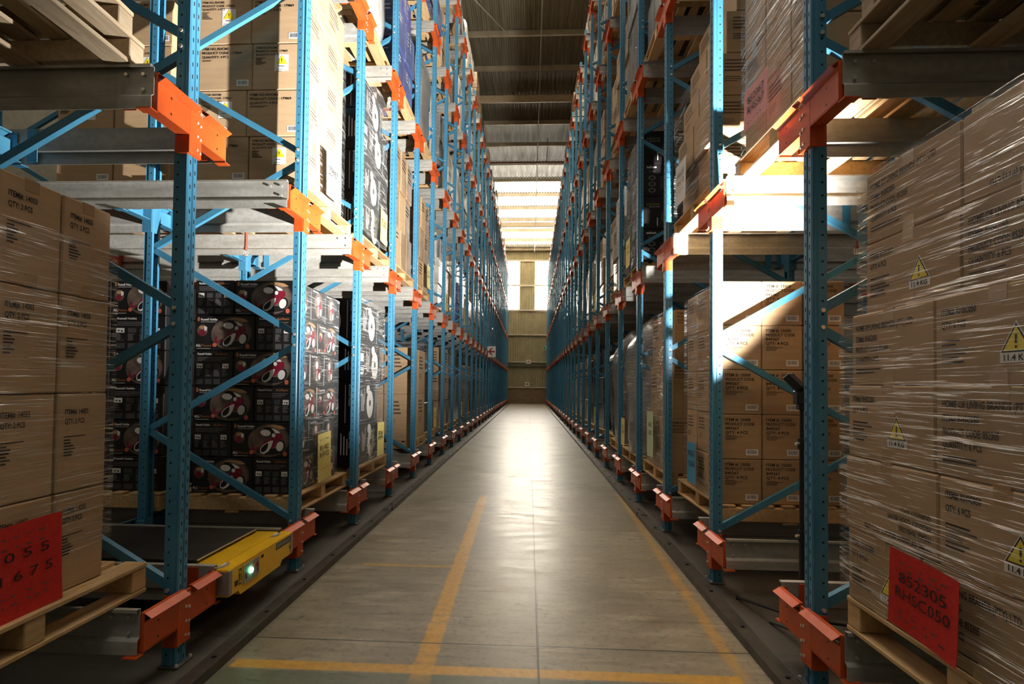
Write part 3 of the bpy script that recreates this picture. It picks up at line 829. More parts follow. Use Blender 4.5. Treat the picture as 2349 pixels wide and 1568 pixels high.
def d_kettle2(w, h):
    b = MB(); b.rect(-w * .35, h * .02, -w * .05, h * .22, 0); b.rect(-w * .35, -h * .3, -w * .05, -h * .12, 0); b.rect(-w * .3, -h * .24, -w * .1, -h * .2, 1, .0005)
    t = MB()
    for i, q in enumerate((.16, .24, .32)): t.rect(w * q, -h * .2, w * (q + .03), h * (.3 - .06 * i), 0)
    t.text('Russell Hobbs', w * .38, h * .36, h * .4, w * .05, 0, rot=-PI / 2, bold=.03)
    return [('product_picture', b.mesh('product_picture', [M['wht'], M['greybox']])), ('printed_text', t.mesh('printed_text', [M['wht']]))]
def d_home(w, h):
    b = MB(); b.text('HOME', -w * .38, h * .22, w * .42, h * .07, 0, bold=.0); b.text('COLLECTION', -w * .30, h * .17, w * .34, h * .022, 1)
    p = MB(); p.disc(w * .28, -h * .12, w * .2, h * .26, 0, .0002); p.rect(-w * .05, -h * .4, -w * .02, -h * .15, 1, .0004)
    return [('printed_text', b.mesh('printed_text', [M['limetxt'], M['wht']])), ('product_picture', p.mesh('product_picture', [M['greybox'], M['wht']]))]
def d_salton(w, h):
    b = MB(); b.text('salton', -w * .38, h * .36, w * .32, h * .07, 0, bold=.03); b.lines(-w * .32, h * .28, 2, w * .3, h * .03, h * .01, 1)
    p = MB()
    for i in range(3):
        p.disc(-w * .2, h * (.06 - .19 * i), w * .12, h * .075, 0, .0002, n=16); p.disc(-w * .2, h * (.06 - .19 * i), w * .07, h * .045, 1, .0005, n=16)
    p.lines(w * .05, h * .1, 8, w * .3, h * .05, h * .012, 0)
    return [('printed_text', b.mesh('printed_text', [M['wht'], M['grytxt']])), ('product_picture', p.mesh('product_picture', [M['grytxt'], M['black']]))]
def d_brownlines(w, h):
    b = MB(); l, t = -w / 2, h / 2; b.lines(l + w * .12, t - h * .15, 4, w * .55, h * .08, h * .035, 0, random.Random(5)); b.lines(l + w * .12, t - h * .55, 3, w * .35, h * .05, h * .015, 0, random.Random(6))
    return [('printed_text', b.mesh('printed_text', [M['inkgrey']]))]
DEC = dict(i14=d_14055, ra=d_rhcms_a, rb=d_rhcms_b, i15=d_15000, sa=d_rhsc_a, sb=d_rhsc_b, sc=d_rhsc_c, vac=d_vac, vs=d_vacside, ve=d_vacend, ket=d_kettle, ket2=d_kettle2, home=d_home, sal=d_salton, bl=d_brownlines)

_BX = {}
def box_mesh(dx, dy, dz, m):
    k = (round(dx, 3), round(dy, 3), round(dz, 3), m)
    if k not in _BX:
        b = MB(); b.box(-dx / 2, dx / 2, -dy / 2, dy / 2, 0, dz, 0, min(.006, dx * .03)); _BX[k] = b.mesh('carton', [M[m]])
    return _BX[k]

def carton(s, d0, dx, y0, y1, z0, z1, m, prints, label, group, tape=False, jit=.004, name='carton'):
    g = .002
    dx_, dy_, dz_ = dx - 2 * g, y1 - y0 - 2 * g, z1 - z0 - g
    X = s * (XF[s] + d0 + dx / 2) + s * R.uniform(-jit, jit) * .6
    o = put(name, box_mesh(dx_, dy_, dz_, m), (X, (y0 + y1) / 2, z0), None, R.uniform(-jit, jit) * .6)
    tag(o, label, 'carton', group)
    for face, key in prints:
        w = dx_ if face == 'C' else dy_
        c = (0, -dy_ / 2 - .0012, dz_ / 2) if face == 'C' else (-s * (dx_ / 2 + .0012), 0, dz_ / 2)
        bm = basis(face, s, c)
        for part in decal(key, w, dz_):
            p = put(part[0], part[1], parent=o, mat4=bm)
            for sub in (part[2] if len(part) > 2 else ()): put(sub[0], sub[1], parent=p, mat4=Matrix.Translation((0, 0, .0004)))
    if tape:
        b = MB(); w = .03
        b.box(-dx_ / 2 - .0008, dx_ / 2 + .0008, -w, w, dz_ - .045, dz_ + .0008)
        b.box(-dx_ / 2 - .0008, dx_ / 2 + .0008, -w, w, -.0005, .05)
        put('packing_tape', b.mesh('packing_tape', [M['tape']]), parent=o)
    return o


def wrap(s, d0, d1, y0, y1, z0, z1, label, m='film', bulge=.012, faces='ACB', lump=.006):
    """stretch film round a load: slightly puffed sheets over the aisle face, the face to the camera and the far face"""
    b = MB(); nu, nv = 14, 22; e = .022
    rr = random.Random(hash((s, round(y0, 2), round(z0, 2))) % 1000)
    ph = [rr.uniform(0, 6) for _ in range(6)]
    def off(u, v): return e + bulge * (.5 + .5 * math.sin(7 * v + ph[0] + 2 * u)) * .6 + lump * math.sin(23 * v + 5 * u + ph[1]) * math.sin(9 * u + ph[2])
    def grid(fn):
        vs = [fn(i / nu, j / nv) for j in range(nv + 1) for i in range(nu + 1)]
        b.add(vs, [(j * (nu + 1) + i, j * (nu + 1) + i + 1, (j + 1) * (nu + 1) + i + 1, (j + 1) * (nu + 1) + i) for j in range(nv) for i in range(nu)], 0, True)
    x = lambda d: s * (XF[s] + d)
    if 'A' in faces: grid(lambda u, v: (x(d0 - off(u, v) * min(1, 8 * u * (1 - u) + .6)), y0 - e + (y1 - y0 + 2 * e) * u, z0 + (z1 - z0) * v))
    if 'C' in faces: grid(lambda u, v: (x(d0 - e + (d1 - d0 + e) * u), y0 - off(u, v) * min(1, 8 * u * (1 - u) + .6), z0 + (z1 - z0) * v))
    if 'B' in faces: grid(lambda u, v: (x(d0 - e + (d1 - d0 + e) * u), y1 + off(u, v) * min(1, 8 * u * (1 - u) + .6), z0 + (z1 - z0) * v))
    return tag(put('stretch_wrap', b.mesh('stretch_wrap', [M[m]])), label, 'plastic wrap', 'clear stretch wrap round the pallet loads')


def sheet_paper(s, d, y0, y1, z0, z1, m, rows, label, tilt=0.0, ink='ink', face='A', faint=()):
    """paper sheet held on a load's aisle face; rows: (text, v fraction, cap)"""
    w, h = y1 - y0, z1 - z0
    b = MB(); nu, nv = 6, 8
    curl = lambda u, v: .004 + .012 * (u - .5) ** 2 * 2 + .014 * max(0, .25 - v) * u
    vs = [(-w / 2 + w * i / nu, -h / 2 + h * j / nv, curl(i / nu, j / nv)) for j in range(nv + 1) for i in range(nu + 1)]
    fs = [(j * (nu + 1) + i, j * (nu + 1) + i + 1, (j + 1) * (nu + 1) + i + 1, (j + 1) * (nu + 1) + i) for j in range(nv) for i in range(nu)]
    b.add(vs, fs, 0, True); b.add([(x, y, q - .0008) for x, y, q in vs], [f[::-1] for f in fs], 0, True)
    d -= .020
    o = put('paper_sign', b.mesh('paper_sign', [M[m]]), mat4=basis(face, s, (s * (XF[s] + d), (y0 + y1) / 2, (z0 + z1) / 2)) @ Matrix.Rotation(tilt, 4, 'Z'))
    tag(o, label, 'paper sign', 'coloured paper signs on the loads')
    t = MB()
    for tx, v, cap, wf in rows: t.text(tx, 0, -h / 2 + h * v, w * wf, cap, 0, .010, bold=.0, align='C')
    if rows: put('written_code', t.mesh('written_code', [M[ink]]), parent=o)
    q = MB(); rr = random.Random(9)
    for v in faint:
        u = -w * .34
        while u < w * .3:
            l_ = rr.uniform(.008, .03); q.rect(u, -h / 2 + h * v, u + l_, -h / 2 + h * v + .006, 0, .010); u += l_ + rr.uniform(.015, .05)
    if faint: put('faint_scribble', q.mesh('faint_scribble', [M['inkgrey']]), parent=o)
    return o


def deck(lv): return LEV[lv] + RTOP + PH + .001
def midY(k): return FY(k) + PITCHY / 2
occupied = set()

# ================================================================== the nearest lanes, carton by carton
# --- shuttle rack, floor level, beside the first frame: tall brown cartons under wrap with a red sheet
z0 = deck(0); s = -1; GB = 'brown cartons on the wrapped pallet in front of the shuttle'
pallet(s, .11, 1.97, LEV[0] + RTOP, 'pale wooden pallet under the red-papered cartons beside the yellow shuttle')
ys = [1.315, 1.58, 1.845, 2.11, 2.375]
for r in range(4):
    for c in range(1, 4):
        zz = z0 + .408 * r
        pos = ('', 'near-end', 'middle', 'far-end')[c]
        o = carton(s, .185, .42, ys[c] + (.008 if c == 3 else 0), ys[c + 1], zz, zz + .406, 'card2', [('A', 'i14')], 'tall narrow brown carton, %s row up, %s column, wrapped stack nearest the yellow shuttle' % (ORD[r + 1], pos), GB, tape=(r == 3))
wrap(s, .185, .62, 1.5, 2.378, z0 + .16, z0 + 1.46, 'creased clear wrap round the tall cartons with the partly hidden red sheet', 'film', .008, 'AB')
sheet_paper(s, .16, 1.80, 2.095, z0 + .0, z0 + .345, 'pred', [('0 5 5', .62, .035, .62), ('1 6 7 5', .40, .035, .72)], 'red paper sheet on the tall wrapped cartons in front of the shuttle', .03, faint=(.86, .75, .25, .16))
occupied |= {(-1, -1, 0), (-1, 0, 0), (-1, 0, 1)}
# --- shuttle rack, second level, beside the first frame: two stacked empty pallets
z1 = LEV[1] + RTOP
pallet(s, .10, 1.85, z1, 'empty pale pallet, lower of two stacked above the red-papered cartons', True, True)
pallet(s, .13, 1.83, z1 + PH + .001, 'empty pale pallet, upper of two stacked above the red-papered cartons', True, True, .02)
b = MB(); b.box(s * (XF[s] + .2), s * (XF[s] + 1.05), 1.3, 2.3, z1 + 2 * PH + .003, z1 + 1.2, 0, .01)
tag(put('carton', b.mesh('carton', [M['greybox']])), 'large dark carton on the two stacked pallets above the red-papered load', 'carton')
occupied |= {(-1, -1, 1)}

# --- shuttle rack, second bay, floor: black vacuum-cleaner cartons
k = 1; yc = 4.63; GV = 'black vacuum cleaner cartons beside the second blue post'
pallet(s, .07, 4.72, LEV[0] + RTOP, 'wooden pallet carrying the black vacuum cleaner cartons')
zb = deck(0); rh = .2795
for r in range(6):
    za, zc = zb + rh * r, zb + rh * (r + 1)
    top = r % 2 == 1
    lab = 'black carton with %s, %s row up, %s, near the shuttle'
    if top:
        carton(s, .125, .49, 4.18, 4.50, za, zc, 'blackbox', [('C', 'vac'), ('A', 've')], lab % ('red vacuum picture', ORD[r + 1], 'aisle corner'), GV)
        carton(s, .125, .49, 4.50, 4.82, za, zc, 'blackbox', [('A', 've')], lab % ('narrow end picture', ORD[r + 1], 'aisle-side middle'), GV)
        carton(s, .125, .49, 4.82, 5.10, za, zc, 'blackbox', [('A', 've')], lab % ('narrow end picture', ORD[r + 1], 'aisle-side far end'), GV)
        carton(s, .615, .32, 4.18, 4.67, za, zc, 'blackbox', [('C', 'vs')], lab % ('grey text panel', ORD[r + 1], 'inner column'), GV)
    else:
        carton(s, .125, .315, 4.18, 4.66, za, zc, 'blackbox', [('C', 'vs'), ('A', 'vac')], lab % ('grey text panel', ORD[r + 1], 'aisle corner'), GV)
        carton(s, .125, .315, 4.66, 5.14, za, zc, 'blackbox', [('A', 'vac')], lab % ('side picture', ORD[r + 1], 'aisle-side far end'), GV)
        carton(s, .44, .49, 4.18, 4.50, za, zc, 'blackbox', [('C', 'vac')], lab % ('red vacuum picture', ORD[r + 1], 'inner column'), GV)
wrap(s, .125, 1.0, 4.18, 5.12, zb + .02, zb + 6 * rh - .02, 'crinkled clear wrap over the aisle side of the black vacuum cartons', 'filmgrey', .02, 'A', .012)
sheet_paper(s, .085, 4.53, 4.83, zb + .03, zb + .44, 'pyel', [('851402', .64, .045, .66), ('RHFV22', .50, .045, .7)], 'yellow paper sheet on the black vacuum cartons', .05, faint=(.86, .25))
occupied |= {(-1, 1, 0)}
# the second pallet deeper in the same bay
for r in range(6):
    za = zb + rh * r
    for c in range(2):
        carton(s, 1.18 + .46 * c, .45, 4.2, 4.68, za, za + rh, 'blackbox', [('C', 'vac' if (r + c) % 2 else 'vs')], 'black carton, %s row up, %s column, second pallet deep behind the vacuum cartons' % (ORD[r + 1], 'first' if c == 0 else 'second'), 'black cartons deep in the shuttle rack')
pallet(s, 1.15, 4.72, LEV[0] + RTOP, 'dim wooden pallet deep behind the black vacuum cartons')

# --- shuttle rack, second bay, second level: brown cartons with warning stickers, brightly lit
z2 = deck(1); rh = .374; GC = 'brown cartons with warning stickers above the vacuum cartons'
pallet(s, .065, 4.72, LEV[1] + RTOP, 'wooden pallet under the brightly lit brown cartons on the second level')
cols = ((.09, .435), (.525, .43)); st2 = ((.09, .42), (.51, .44)); st3 = ((.09, .46), (.55, .40))
for r in range(5):
    cc = (cols, st3, st2, cols, st3)[r]; za = z2 + rh * r
    for c, (d, w) in enumerate(cc):
        key = 'rb' if (r + c) % 2 == 0 else 'ra'
        carton(s, d, w, 4.18, 4.64, za, za + rh, 'card2', [('C', key)] + ([('A', 'bl')] if c == 0 else []), 'brown carton, %s, %s row up, %s column, bright second-level load' % ('warning sticker' if key == 'rb' else 'large code', ORD[r + 1], 'aisle' if c == 0 else 'inner'), GC, tape=True)
    carton(s, .09, .43, 4.645, 5.09, za, za + rh, 'card2', [('A', 'bl')], 'brown carton, plain side, %s row up, far end of bright second-level load' % ORD[r + 1], GC)
wrap(s, .09, .95, 4.18, 5.09, z2 + .02, z2 + 5 * rh, 'clear wrap round the brightly lit brown cartons on the second level', 'film', .012, 'A')
sheet_paper(s, .052, 4.52, 4.85, z2 + .04, z2 + .44, 'pwht', [('179869', .56, .045, .7), ('RHCMS', .44, .045, .6)], 'white paper sheet on the brightly lit brown cartons', .04)
occupied |= {(-1, 1, 1)}
pallet(s, 1.15, 4.72, LEV[1] + RTOP, 'dim wooden pallet deep on the second level, behind the sticker cartons')
for r in range(4):
    za = z2 + rh * r
    for c in range(2):
        carton(s, 1.17 + .48 * c, .47, 4.18, 4.66, za, za + rh, 'card', [('C', 'ra' if (r + c) % 2 else 'rb')], 'shaded brown carton, %s row up, %s column, deep pallet behind the bright load' % (ORD[r + 1], ('first', 'second')[c]), 'shaded brown cartons deep in the shuttle rack')

# --- shuttle rack, third bay: black appliance cartons on floor and second level
for lv, nm in ((0, 'floor'), (1, 'second-level')):
    zb = deck(lv); rh = .44; G = 'black appliance cartons, third bay, %s' % nm
    pallet(s, .05, 6.18, LEV[lv] + RTOP, 'wooden pallet under the %s black appliance cartons, third bay of the shuttle rack' % nm)
    for r in range(4):
        za = zb + rh * r; sh = (.0, .015, -.03, .01)[r]
        carton(s, .09 + sh, .40, 5.56, 6.02, za, za + rh, 'blackbox', [('C', 'ket' if r % 2 else 'ket2'), ('A', 'ket2')], 'black appliance carton, %s row up, near end, %s pallet, third shuttle-rack bay' % (ORD[r + 1], nm), G)
        carton(s, .09 + sh, .40, 6.02, 6.48, za, za + rh, 'blackbox', [('A', 'ket')], 'black appliance carton, %s row up, far end, %s pallet, third shuttle-rack bay' % (ORD[r + 1], nm), G)
        carton(s, .50 + sh, .42, 5.56, 6.02, za, za + rh, 'blackbox', [('C', 'ket')], 'black appliance carton, %s row up, inner side, %s pallet, third shuttle-rack bay' % (ORD[r + 1], nm), G)
    wrap(s, .05, .95, 5.55, 6.5, zb + .02, zb + 4 * rh, 'shiny clear wrap on the %s black appliance cartons, third shuttle-rack bay' % nm, 'filmgrey', .02, 'A', .012)
    sheet_paper(s, .015, 6.08, 6.36, zb + .05, zb + .43, 'pyel', [('85261', .62, .045, .66), ('RHMF9', .48, .045, .7)], 'yellow paper sheet on the %s black appliance cartons of the third bay' % nm, -.03)
    occupied |= {(-1, 2, lv)}
occupied |= {(-1, 3, 0)}

# --- shuttle rack, fifth bay, floor: two tall plain brown cartons per tier
zb = deck(0); pallet(s, .08, FY(4) + .69, LEV[0] + RTOP, 'wooden pallet under the tall plain brown cartons, fifth bay of the shuttle rack')
for r in range(2):
    for c, (d, w) in enumerate(((.1, .42), (.53, .42))):
        carton(s, d, w, 8.30, 8.85, zb + .72 * r, zb + .72 * (r + 1), 'card', [('C', 'bl')], 'tall plain brown carton, %s tier, %s column, fifth shuttle-rack bay at floor level' % (('lower', 'upper')[r], ('aisle', 'inner')[c]), 'tall brown cartons in the fifth bay')
    carton(s, .1, .85, 8.86, 9.42, zb + .72 * r, zb + .72 * (r + 1), 'card', [('A', 'bl')], 'tall plain brown carton, %s tier, far end, fifth shuttle-rack bay at floor level' % ('lower', 'upper')[r], 'tall brown cartons in the fifth bay')
occupied |= {(-1, 4, 0)}

# ---- light-stand rack
s = 1
# nearest bay, floor: six rows of brown cartons with weight stickers and a red sheet
zb = deck(0); GR = 'brown cartons with weight stickers on the nearest wrapped pallet'
pallet(s, .02, 1.80, LEV[0] + RTOP, 'wooden pallet under the wrapped cartons with weight stickers and red sheet')
edges = ([2.38, 1.95, 1.46], [2.39, 1.87, 1.38], [2.38, 1.885, 1.38], [2.375, 1.90, 1.40], [2.36, 1.85, 1.35], [2.36, 1.85, 1.35]); off = (.02, .02, .025, .035, .085, .09)
keys = (('sb', 'sa'), ('sc', 'sb'), ('sb', 'sa'), ('sa', 'sb'), ('sb', 'sa'), ('sa', 'sc')); rh = .294
for r in range(6):
    for c in range(2):
        carton(s, off[r], .42, edges[r][c + 1], edges[r][c], zb + rh * r, zb + rh * (r + 1), 'card', [('A', keys[r][c])], 'brown carton, %s row up, %s column, wrapped stack with the whole red sheet' % (ORD[r + 1], ('far-end', 'near-end')[c]), GR, tape=True, jit=.003)
wrap(s, .02, .5, 1.37, 2.385, zb + .02, zb + 4 * rh, 'lower clear wrap round the cartons with weight stickers', 'film', .01, 'AB', .004)
wrap(s, .085, .5, 1.36, 2.365, zb + 4 * rh, zb + 6 * rh, 'upper clear wrap round the cartons with weight stickers', 'film2', .008, 'AB', .004)
sheet_paper(s, -.005, 1.715, 2.03, zb + .035, zb + .30, 'pred', [('852305', .60, .038, .68), ('RHSC050', .395, .038, .78)], 'bright red paper sheet on the cartons with weight stickers', -.05, faint=(.85, .77, .2, .12))
occupied |= {(1, -1, 0), (1, 0, 0), (1, -1, 1)}
# nearest bay, second level: two stacked empty pallets
z1 = LEV[1] + RTOP
pallet(s, .07, 1.86, z1, 'empty pallet, lower of two stacked above the cartons with weight stickers', True, True)
pallet(s, .10, 1.84, z1 + PH + .001, 'empty pallet, upper of two stacked above the cartons with weight stickers', True, True, -.02)
b = MB(); b.box(XF[1] + .15, XF[1] + 1.0, 1.3, 2.35, z1 + 2 * PH + .003, z1 + 1.1, 0, .01)
tag(put('carton', b.mesh('carton', [M['greybox']])), 'large dark carton on the two pallets above the weight-sticker cartons', 'carton')

# second bay, floor: brown cartons lit by the flash
zb = deck(0); rh = .3345; GF = 'brown cartons lit by the flash'
pallet(s, .10, 4.72, LEV[0] + RTOP, 'wooden pallet under the flash-lit brown cartons')
for r in range(5):
    za = zb + rh * r
    for c, d in enumerate((.12, .417, .722)):
        carton(s, d, .298, 4.17, 4.47, za, za + rh, 'card', [('C', 'i15')] + ([('A', 'bl')] if c == 0 else []), 'brown carton with barcode, %s row up, %s column, lit by the flash' % (ORD[r + 1], ('aisle', 'middle', 'inner')[c]), GF)
    for c in range(2):
        carton(s, .12, .3, 4.475 + .3 * c, 4.775 + .3 * c, za, za + rh, 'card', [('A', 'bl')], 'brown carton, plain side, %s row up, %s of the flash-lit stack' % (ORD[r + 1], ('middle', 'far end')[c]), GF)
wrap(s, .12, 1.0, 4.17, 5.08, zb + .02, zb + 5 * rh, 'clear wrap with fine creases round the flash-lit brown cartons', 'film', .012, 'AB')
sheet_paper(s, .085, 4.60, 4.84, zb + .06, zb + .40, 'pblue', [('849267', .66, .05, .75), ('15000', .40, .05, .7)], 'blue paper sheet on the flash-lit brown cartons', .03)
occupied |= {(1, 1, 0)}
# first bay, second level: brown cartons with a pink sheet
zb = deck(1); rh = .335; GP = 'brown cartons with the pink sheet'
pallet(s, .11, 3.30, LEV[1] + RTOP, 'wooden pallet under the wrapped cartons with the pink sheet')
for r in range(4):
    za = zb + rh * r
    for c in range(3):
        carton(s, .145, .40, 2.80 + .333 * c, 3.133 + .333 * c, za, za + rh, 'card', [('A', 'bl')] if (r + c) % 2 else [], 'brown carton, %s row up, %s column, second-level load with pink sheet' % (ORD[r + 1], ('near-end', 'middle', 'far-end')[c]), GP, tape=True)
    carton(s, .55, .45, 2.80, 3.25, za, za + rh, 'card', [('C', 'ra')], 'brown carton, %s row up, inner side of the second-level load with pink sheet' % ORD[r + 1], GP)
wrap(s, .145, .95, 2.80, 3.80, zb + .02, zb + 4 * rh, 'bright creased wrap round the cartons with the pink sheet', 'film2', .015, 'AB')
sheet_paper(s, .10, 3.27, 3.62, zb + .09, zb + .35, 'ppink', [('852067', .60, .045, .7), ('RHSS67', .36, .045, .7)], 'pink paper sheet on the second-level cartons above the light stand', -.05, faint=(.12,))
occupied |= {(1, 0, 1)}
# second bay, second level: uneven brown stack with a pale sheet
rh = .33; GU = 'uneven brown cartons with the pale sheet'
pallet(s, .06, 4.75, LEV[1] + RTOP, 'wooden pallet under the uneven brown stack with the pale sheet')
for r in range(5):
    za = zb + rh * r; sh = (.09, .05, .10, .16, .24)[r]
    for c in range(2):
        carton(s, sh, .40, 4.2 + .48 * c, 4.66 + .48 * c, za, za + rh, 'card', [('C', 'bl')] if c == 0 else [('A', 'bl')], 'brown carton, %s row up, %s, uneven second-level stack with pale sheet' % (ORD[r + 1], ('near end', 'far end')[c]), GU)
    carton(s, sh + .41, .40, 4.22, 4.68, za, za + rh, 'card2', [('C', 'ra' if r % 2 else 'bl')], 'brown carton, %s row up, inner side, uneven second-level stack with pale sheet' % ORD[r + 1], GU)
wrap(s, .04, .9, 4.19, 5.15, zb + .02, zb + 3 * rh, 'loose clear wrap round the uneven brown stack', 'film2', .02, 'AB', .012)
sheet_paper(s, .015, 4.66, 4.98, zb + .04, zb + .40, 'pwht', [('849220', .66, .04, .66), ('RHS 12', .46, .04, .6)], 'pale grey paper sheet on the uneven brown stack', -.04, faint=(.8, .3))
occupied |= {(1, 1, 1), (1, 2, 1)}
# third bay, floor: wrapped brown cartons with a green sheet
zb = deck(0); rh = .55; pallet(s, .06, FY(2) + .69, LEV[0] + RTOP, 'wooden pallet under the cartons with the pale green sheet')
for r in range(3):
    za = zb + rh * r
    for c in range(2):
        carton(s, .09 + .02 * r, .42, 5.55 + .5 * c, 6.04 + .5 * c, za, za + rh, 'card', [('C', 'ra')] if c == 0 else [('A', 'bl')], 'big brown carton, %s row up, %s, stack with the pale green sheet' % (ORD[r + 1], ('near end', 'far end')[c]), 'big brown cartons with the green sheet')
    carton(s, .53 + .02 * r, .42, 5.55, 6.04, za, za + rh, 'card', [('C', 'ra')], 'big brown carton, %s row up, inner side, stack with the pale green sheet' % ORD[r + 1], 'big brown cartons with the green sheet')
wrap(s, .09, .95, 5.55, 6.55, zb + .02, zb + 3 * rh, 'clear wrap round the big cartons with the green sheet', 'filmgrey', .02, 'A', .01)
sheet_paper(s, .045, 5.98, 6.28, zb + .10, zb + .60, 'pgrn', [('8492', .66, .05, .5), ('1200', .48, .05, .5)], 'pale green paper sheet on the big brown cartons', .03)
occupied |= {(1, 2, 0)}
# fourth bay, second level: black appliance cartons
zb = deck(1); pallet(s, .05, FY(3) + .69, LEV[1] + RTOP, 'wooden pallet under the black cartons with lime lettering')
for r in range(4):
    za = zb + .42 * r
    for c, d in enumerate((.09, .49)):
        carton(s, d, .395, 6.94, 7.4, za, za + .42, 'blackbox', [('C', 'home' if (r + c) % 2 else 'sal'), ('A', 'sal')], 'black carton with %s lettering, %s row up, %s column, fourth bay' % ('lime' if (r + c) % 2 else 'white', ORD[r + 1], ('aisle', 'inner')[c]), 'black cartons with lime lettering')
    carton(s, .09, .395, 7.41, 7.87, za, za + .42, 'blackbox', [('A', 'home')], 'black carton, %s row up, far end, second-level load with lime lettering' % ORD[r + 1], 'black cartons with lime lettering')
wrap(s, .09, .9, 6.94, 7.88, zb + .02, zb + 4 * .42, 'dull grey wrap round the black cartons with lime lettering', 'filmgrey', .03, 'A', .02)
sheet_paper(s, .035, 7.35, 7.65, zb + .06, zb + .44, 'pyel', [('8520', .66, .05, .5), ('SHC1', .46, .05, .5)], 'yellow paper sheet on the black cartons with lime lettering', 0)
occupied |= {(1, 3, 1)}

# ================================================================== loads further along: one wrapped load per pallet
LM = []
def load_variant(kind, seed):
    rr = random.Random(seed); b = MB()
    mats = {'brown': ['wbrown', 'card', 'ink', 'wwhite'], 'dark': ['wdark', 'blackbox', 'grytxt', 'wwhite'], 'grey': ['wgrey', 'greybox', 'ink', 'wwhite'], 'pale': ['wwhite', 'whitebox', 'ink', 'wwhite'], 'blue': ['wblue', 'bluebox', 'wht', 'wwhite']}[kind]
    nr, nc = rr.choice((3, 4, 5)), rr.choice((2, 2, 3)); hh = rr.uniform(1.45, 1.78); z = 0
    for r in range(nr):
        h = hh / nr; sh = rr.uniform(-.03, .05) * (r > 0)
        for c in range(nc):
            y0, y1 = -.53 + 1.06 * c / nc, -.53 + 1.06 * (c + 1) / nc
            dd = sh + rr.uniform(0, .012)
            b.box(dd, .92, y0 + .004, y1 - .004, z, z + h - .004, rr.choice((0, 0, 0, 1)), .012)
            if rr.random() < .8:
                for i in range(rr.choice((2, 3, 4))):
                    zz = z + h * (.8 - .1 * i); b.add([(dd - .002, y0 + .06, zz), (dd - .002, y0 + .06 + (y1 - y0) * rr.uniform(.3, .7), zz), (dd - .002, y0 + .06 + (y1 - y0) * .5, zz + .018), (dd - .002, y0 + .06, zz + .018)], [(0, 1, 2, 3), (3, 2, 1, 0)], 2)
                    if c == 0: b.add([(dd + .08, y0 + .002, zz), (dd + .08 + rr.uniform(.2, .5), y0 + .002, zz), (dd + .4, y0 + .002, zz + .018), (dd + .08, y0 + .002, zz + .018)], [(0, 1, 2, 3)], 2)
        z += h
    return b, mats
def puffy(kind, seed):
    """soft goods bulging under grey wrap"""
    rr = random.Random(seed); b = MB(); nu, nv = 16, 12; hh = rr.uniform(1.4, 1.75); vs = []
    ph = [rr.uniform(0, 6) for _ in range(4)]
    for j in range(nv + 1):
        v = j / nv; top = 1 - max(0, v - .88) * 3
        for i in range(nu):
            a = 2 * PI * i / nu; c, q = math.cos(a), math.sin(a)
            m = max(abs(c), abs(q)) ** .8
            rad = (.47 + .035 * math.sin(5 * v + ph[0] + 2 * a) + .02 * math.sin(13 * v + ph[1] + 3 * a)) * top
            vs.append((.47 + rad * c / m, rad * 1.1 * q / m, hh * v))
    b.add(vs, [(j * nu + i, j * nu + (i + 1) % nu, (j + 1) * nu + (i + 1) % nu, (j + 1) * nu + i) for j in range(nv) for i in range(nu)] + [tuple(nv * nu + i for i in range(nu))], 0, True)
    return b, {'dark': ['wdark'], 'grey': ['wgrey'], 'pale': ['wwhite']}[kind]
LD = {}
for kind, nvar in (('brown', 5), ('dark', 4), ('pale', 3), ('blue', 1), ('grey', 3)):
    for i in range(nvar):
        b, mats = (load_variant(kind, 100 + i * 7) if not (kind in ('grey', 'dark', 'pale') and i == nvar - 1) else puffy(kind, 50 + i))
        for s in (-1, 1):
            LD[kind, i, s] = b.mesh('pallet_load', [M[q] for q in mats], s < 0)
        LD[kind, 'n'] = nvar
DESC = {'brown': 'brown carton load in wrap', 'dark': 'black carton load in wrap', 'pale': 'pale wrapped load', 'blue': 'blue printed carton load', 'grey': 'grey wrapped load'}
FIX = {(-1, 2, 2): ('pale', 2), (-1, 3, 2): ('blue', 0), (-1, 3, 1): ('brown', 1), (-1, 4, 1): ('brown', 2), (-1, 5, 1): ('brown', 0), (-1, 5, 0): ('dark', 1), (-1, 6, 0): ('brown', 3), (-1, 7, 0): ('grey', 0), (-1, 8, 0): ('dark', 0), (-1, 4, 2): ('grey', 2), (-1, 5, 2): ('pale', 1), (-1, 6, 1): ('pale', 0),
       (1, 3, 0): ('grey', 2), (1, 4, 0): ('grey', 2), (1, 5, 0): ('dark', 3), (1, 6, 0): ('dark', 0), (1, 4, 1): ('pale', 0), (1, 5, 1): ('brown', 2), (1, 6, 1): ('brown', 0), (1, 2, 2): ('dark', 1), (1, 3, 2): ('grey', 1), (1, 4, 2): ('brown', 4), (1, 5, 2): ('brown', 3), (1, 7, 1): ('grey', 2)}
rr = random.Random(21)
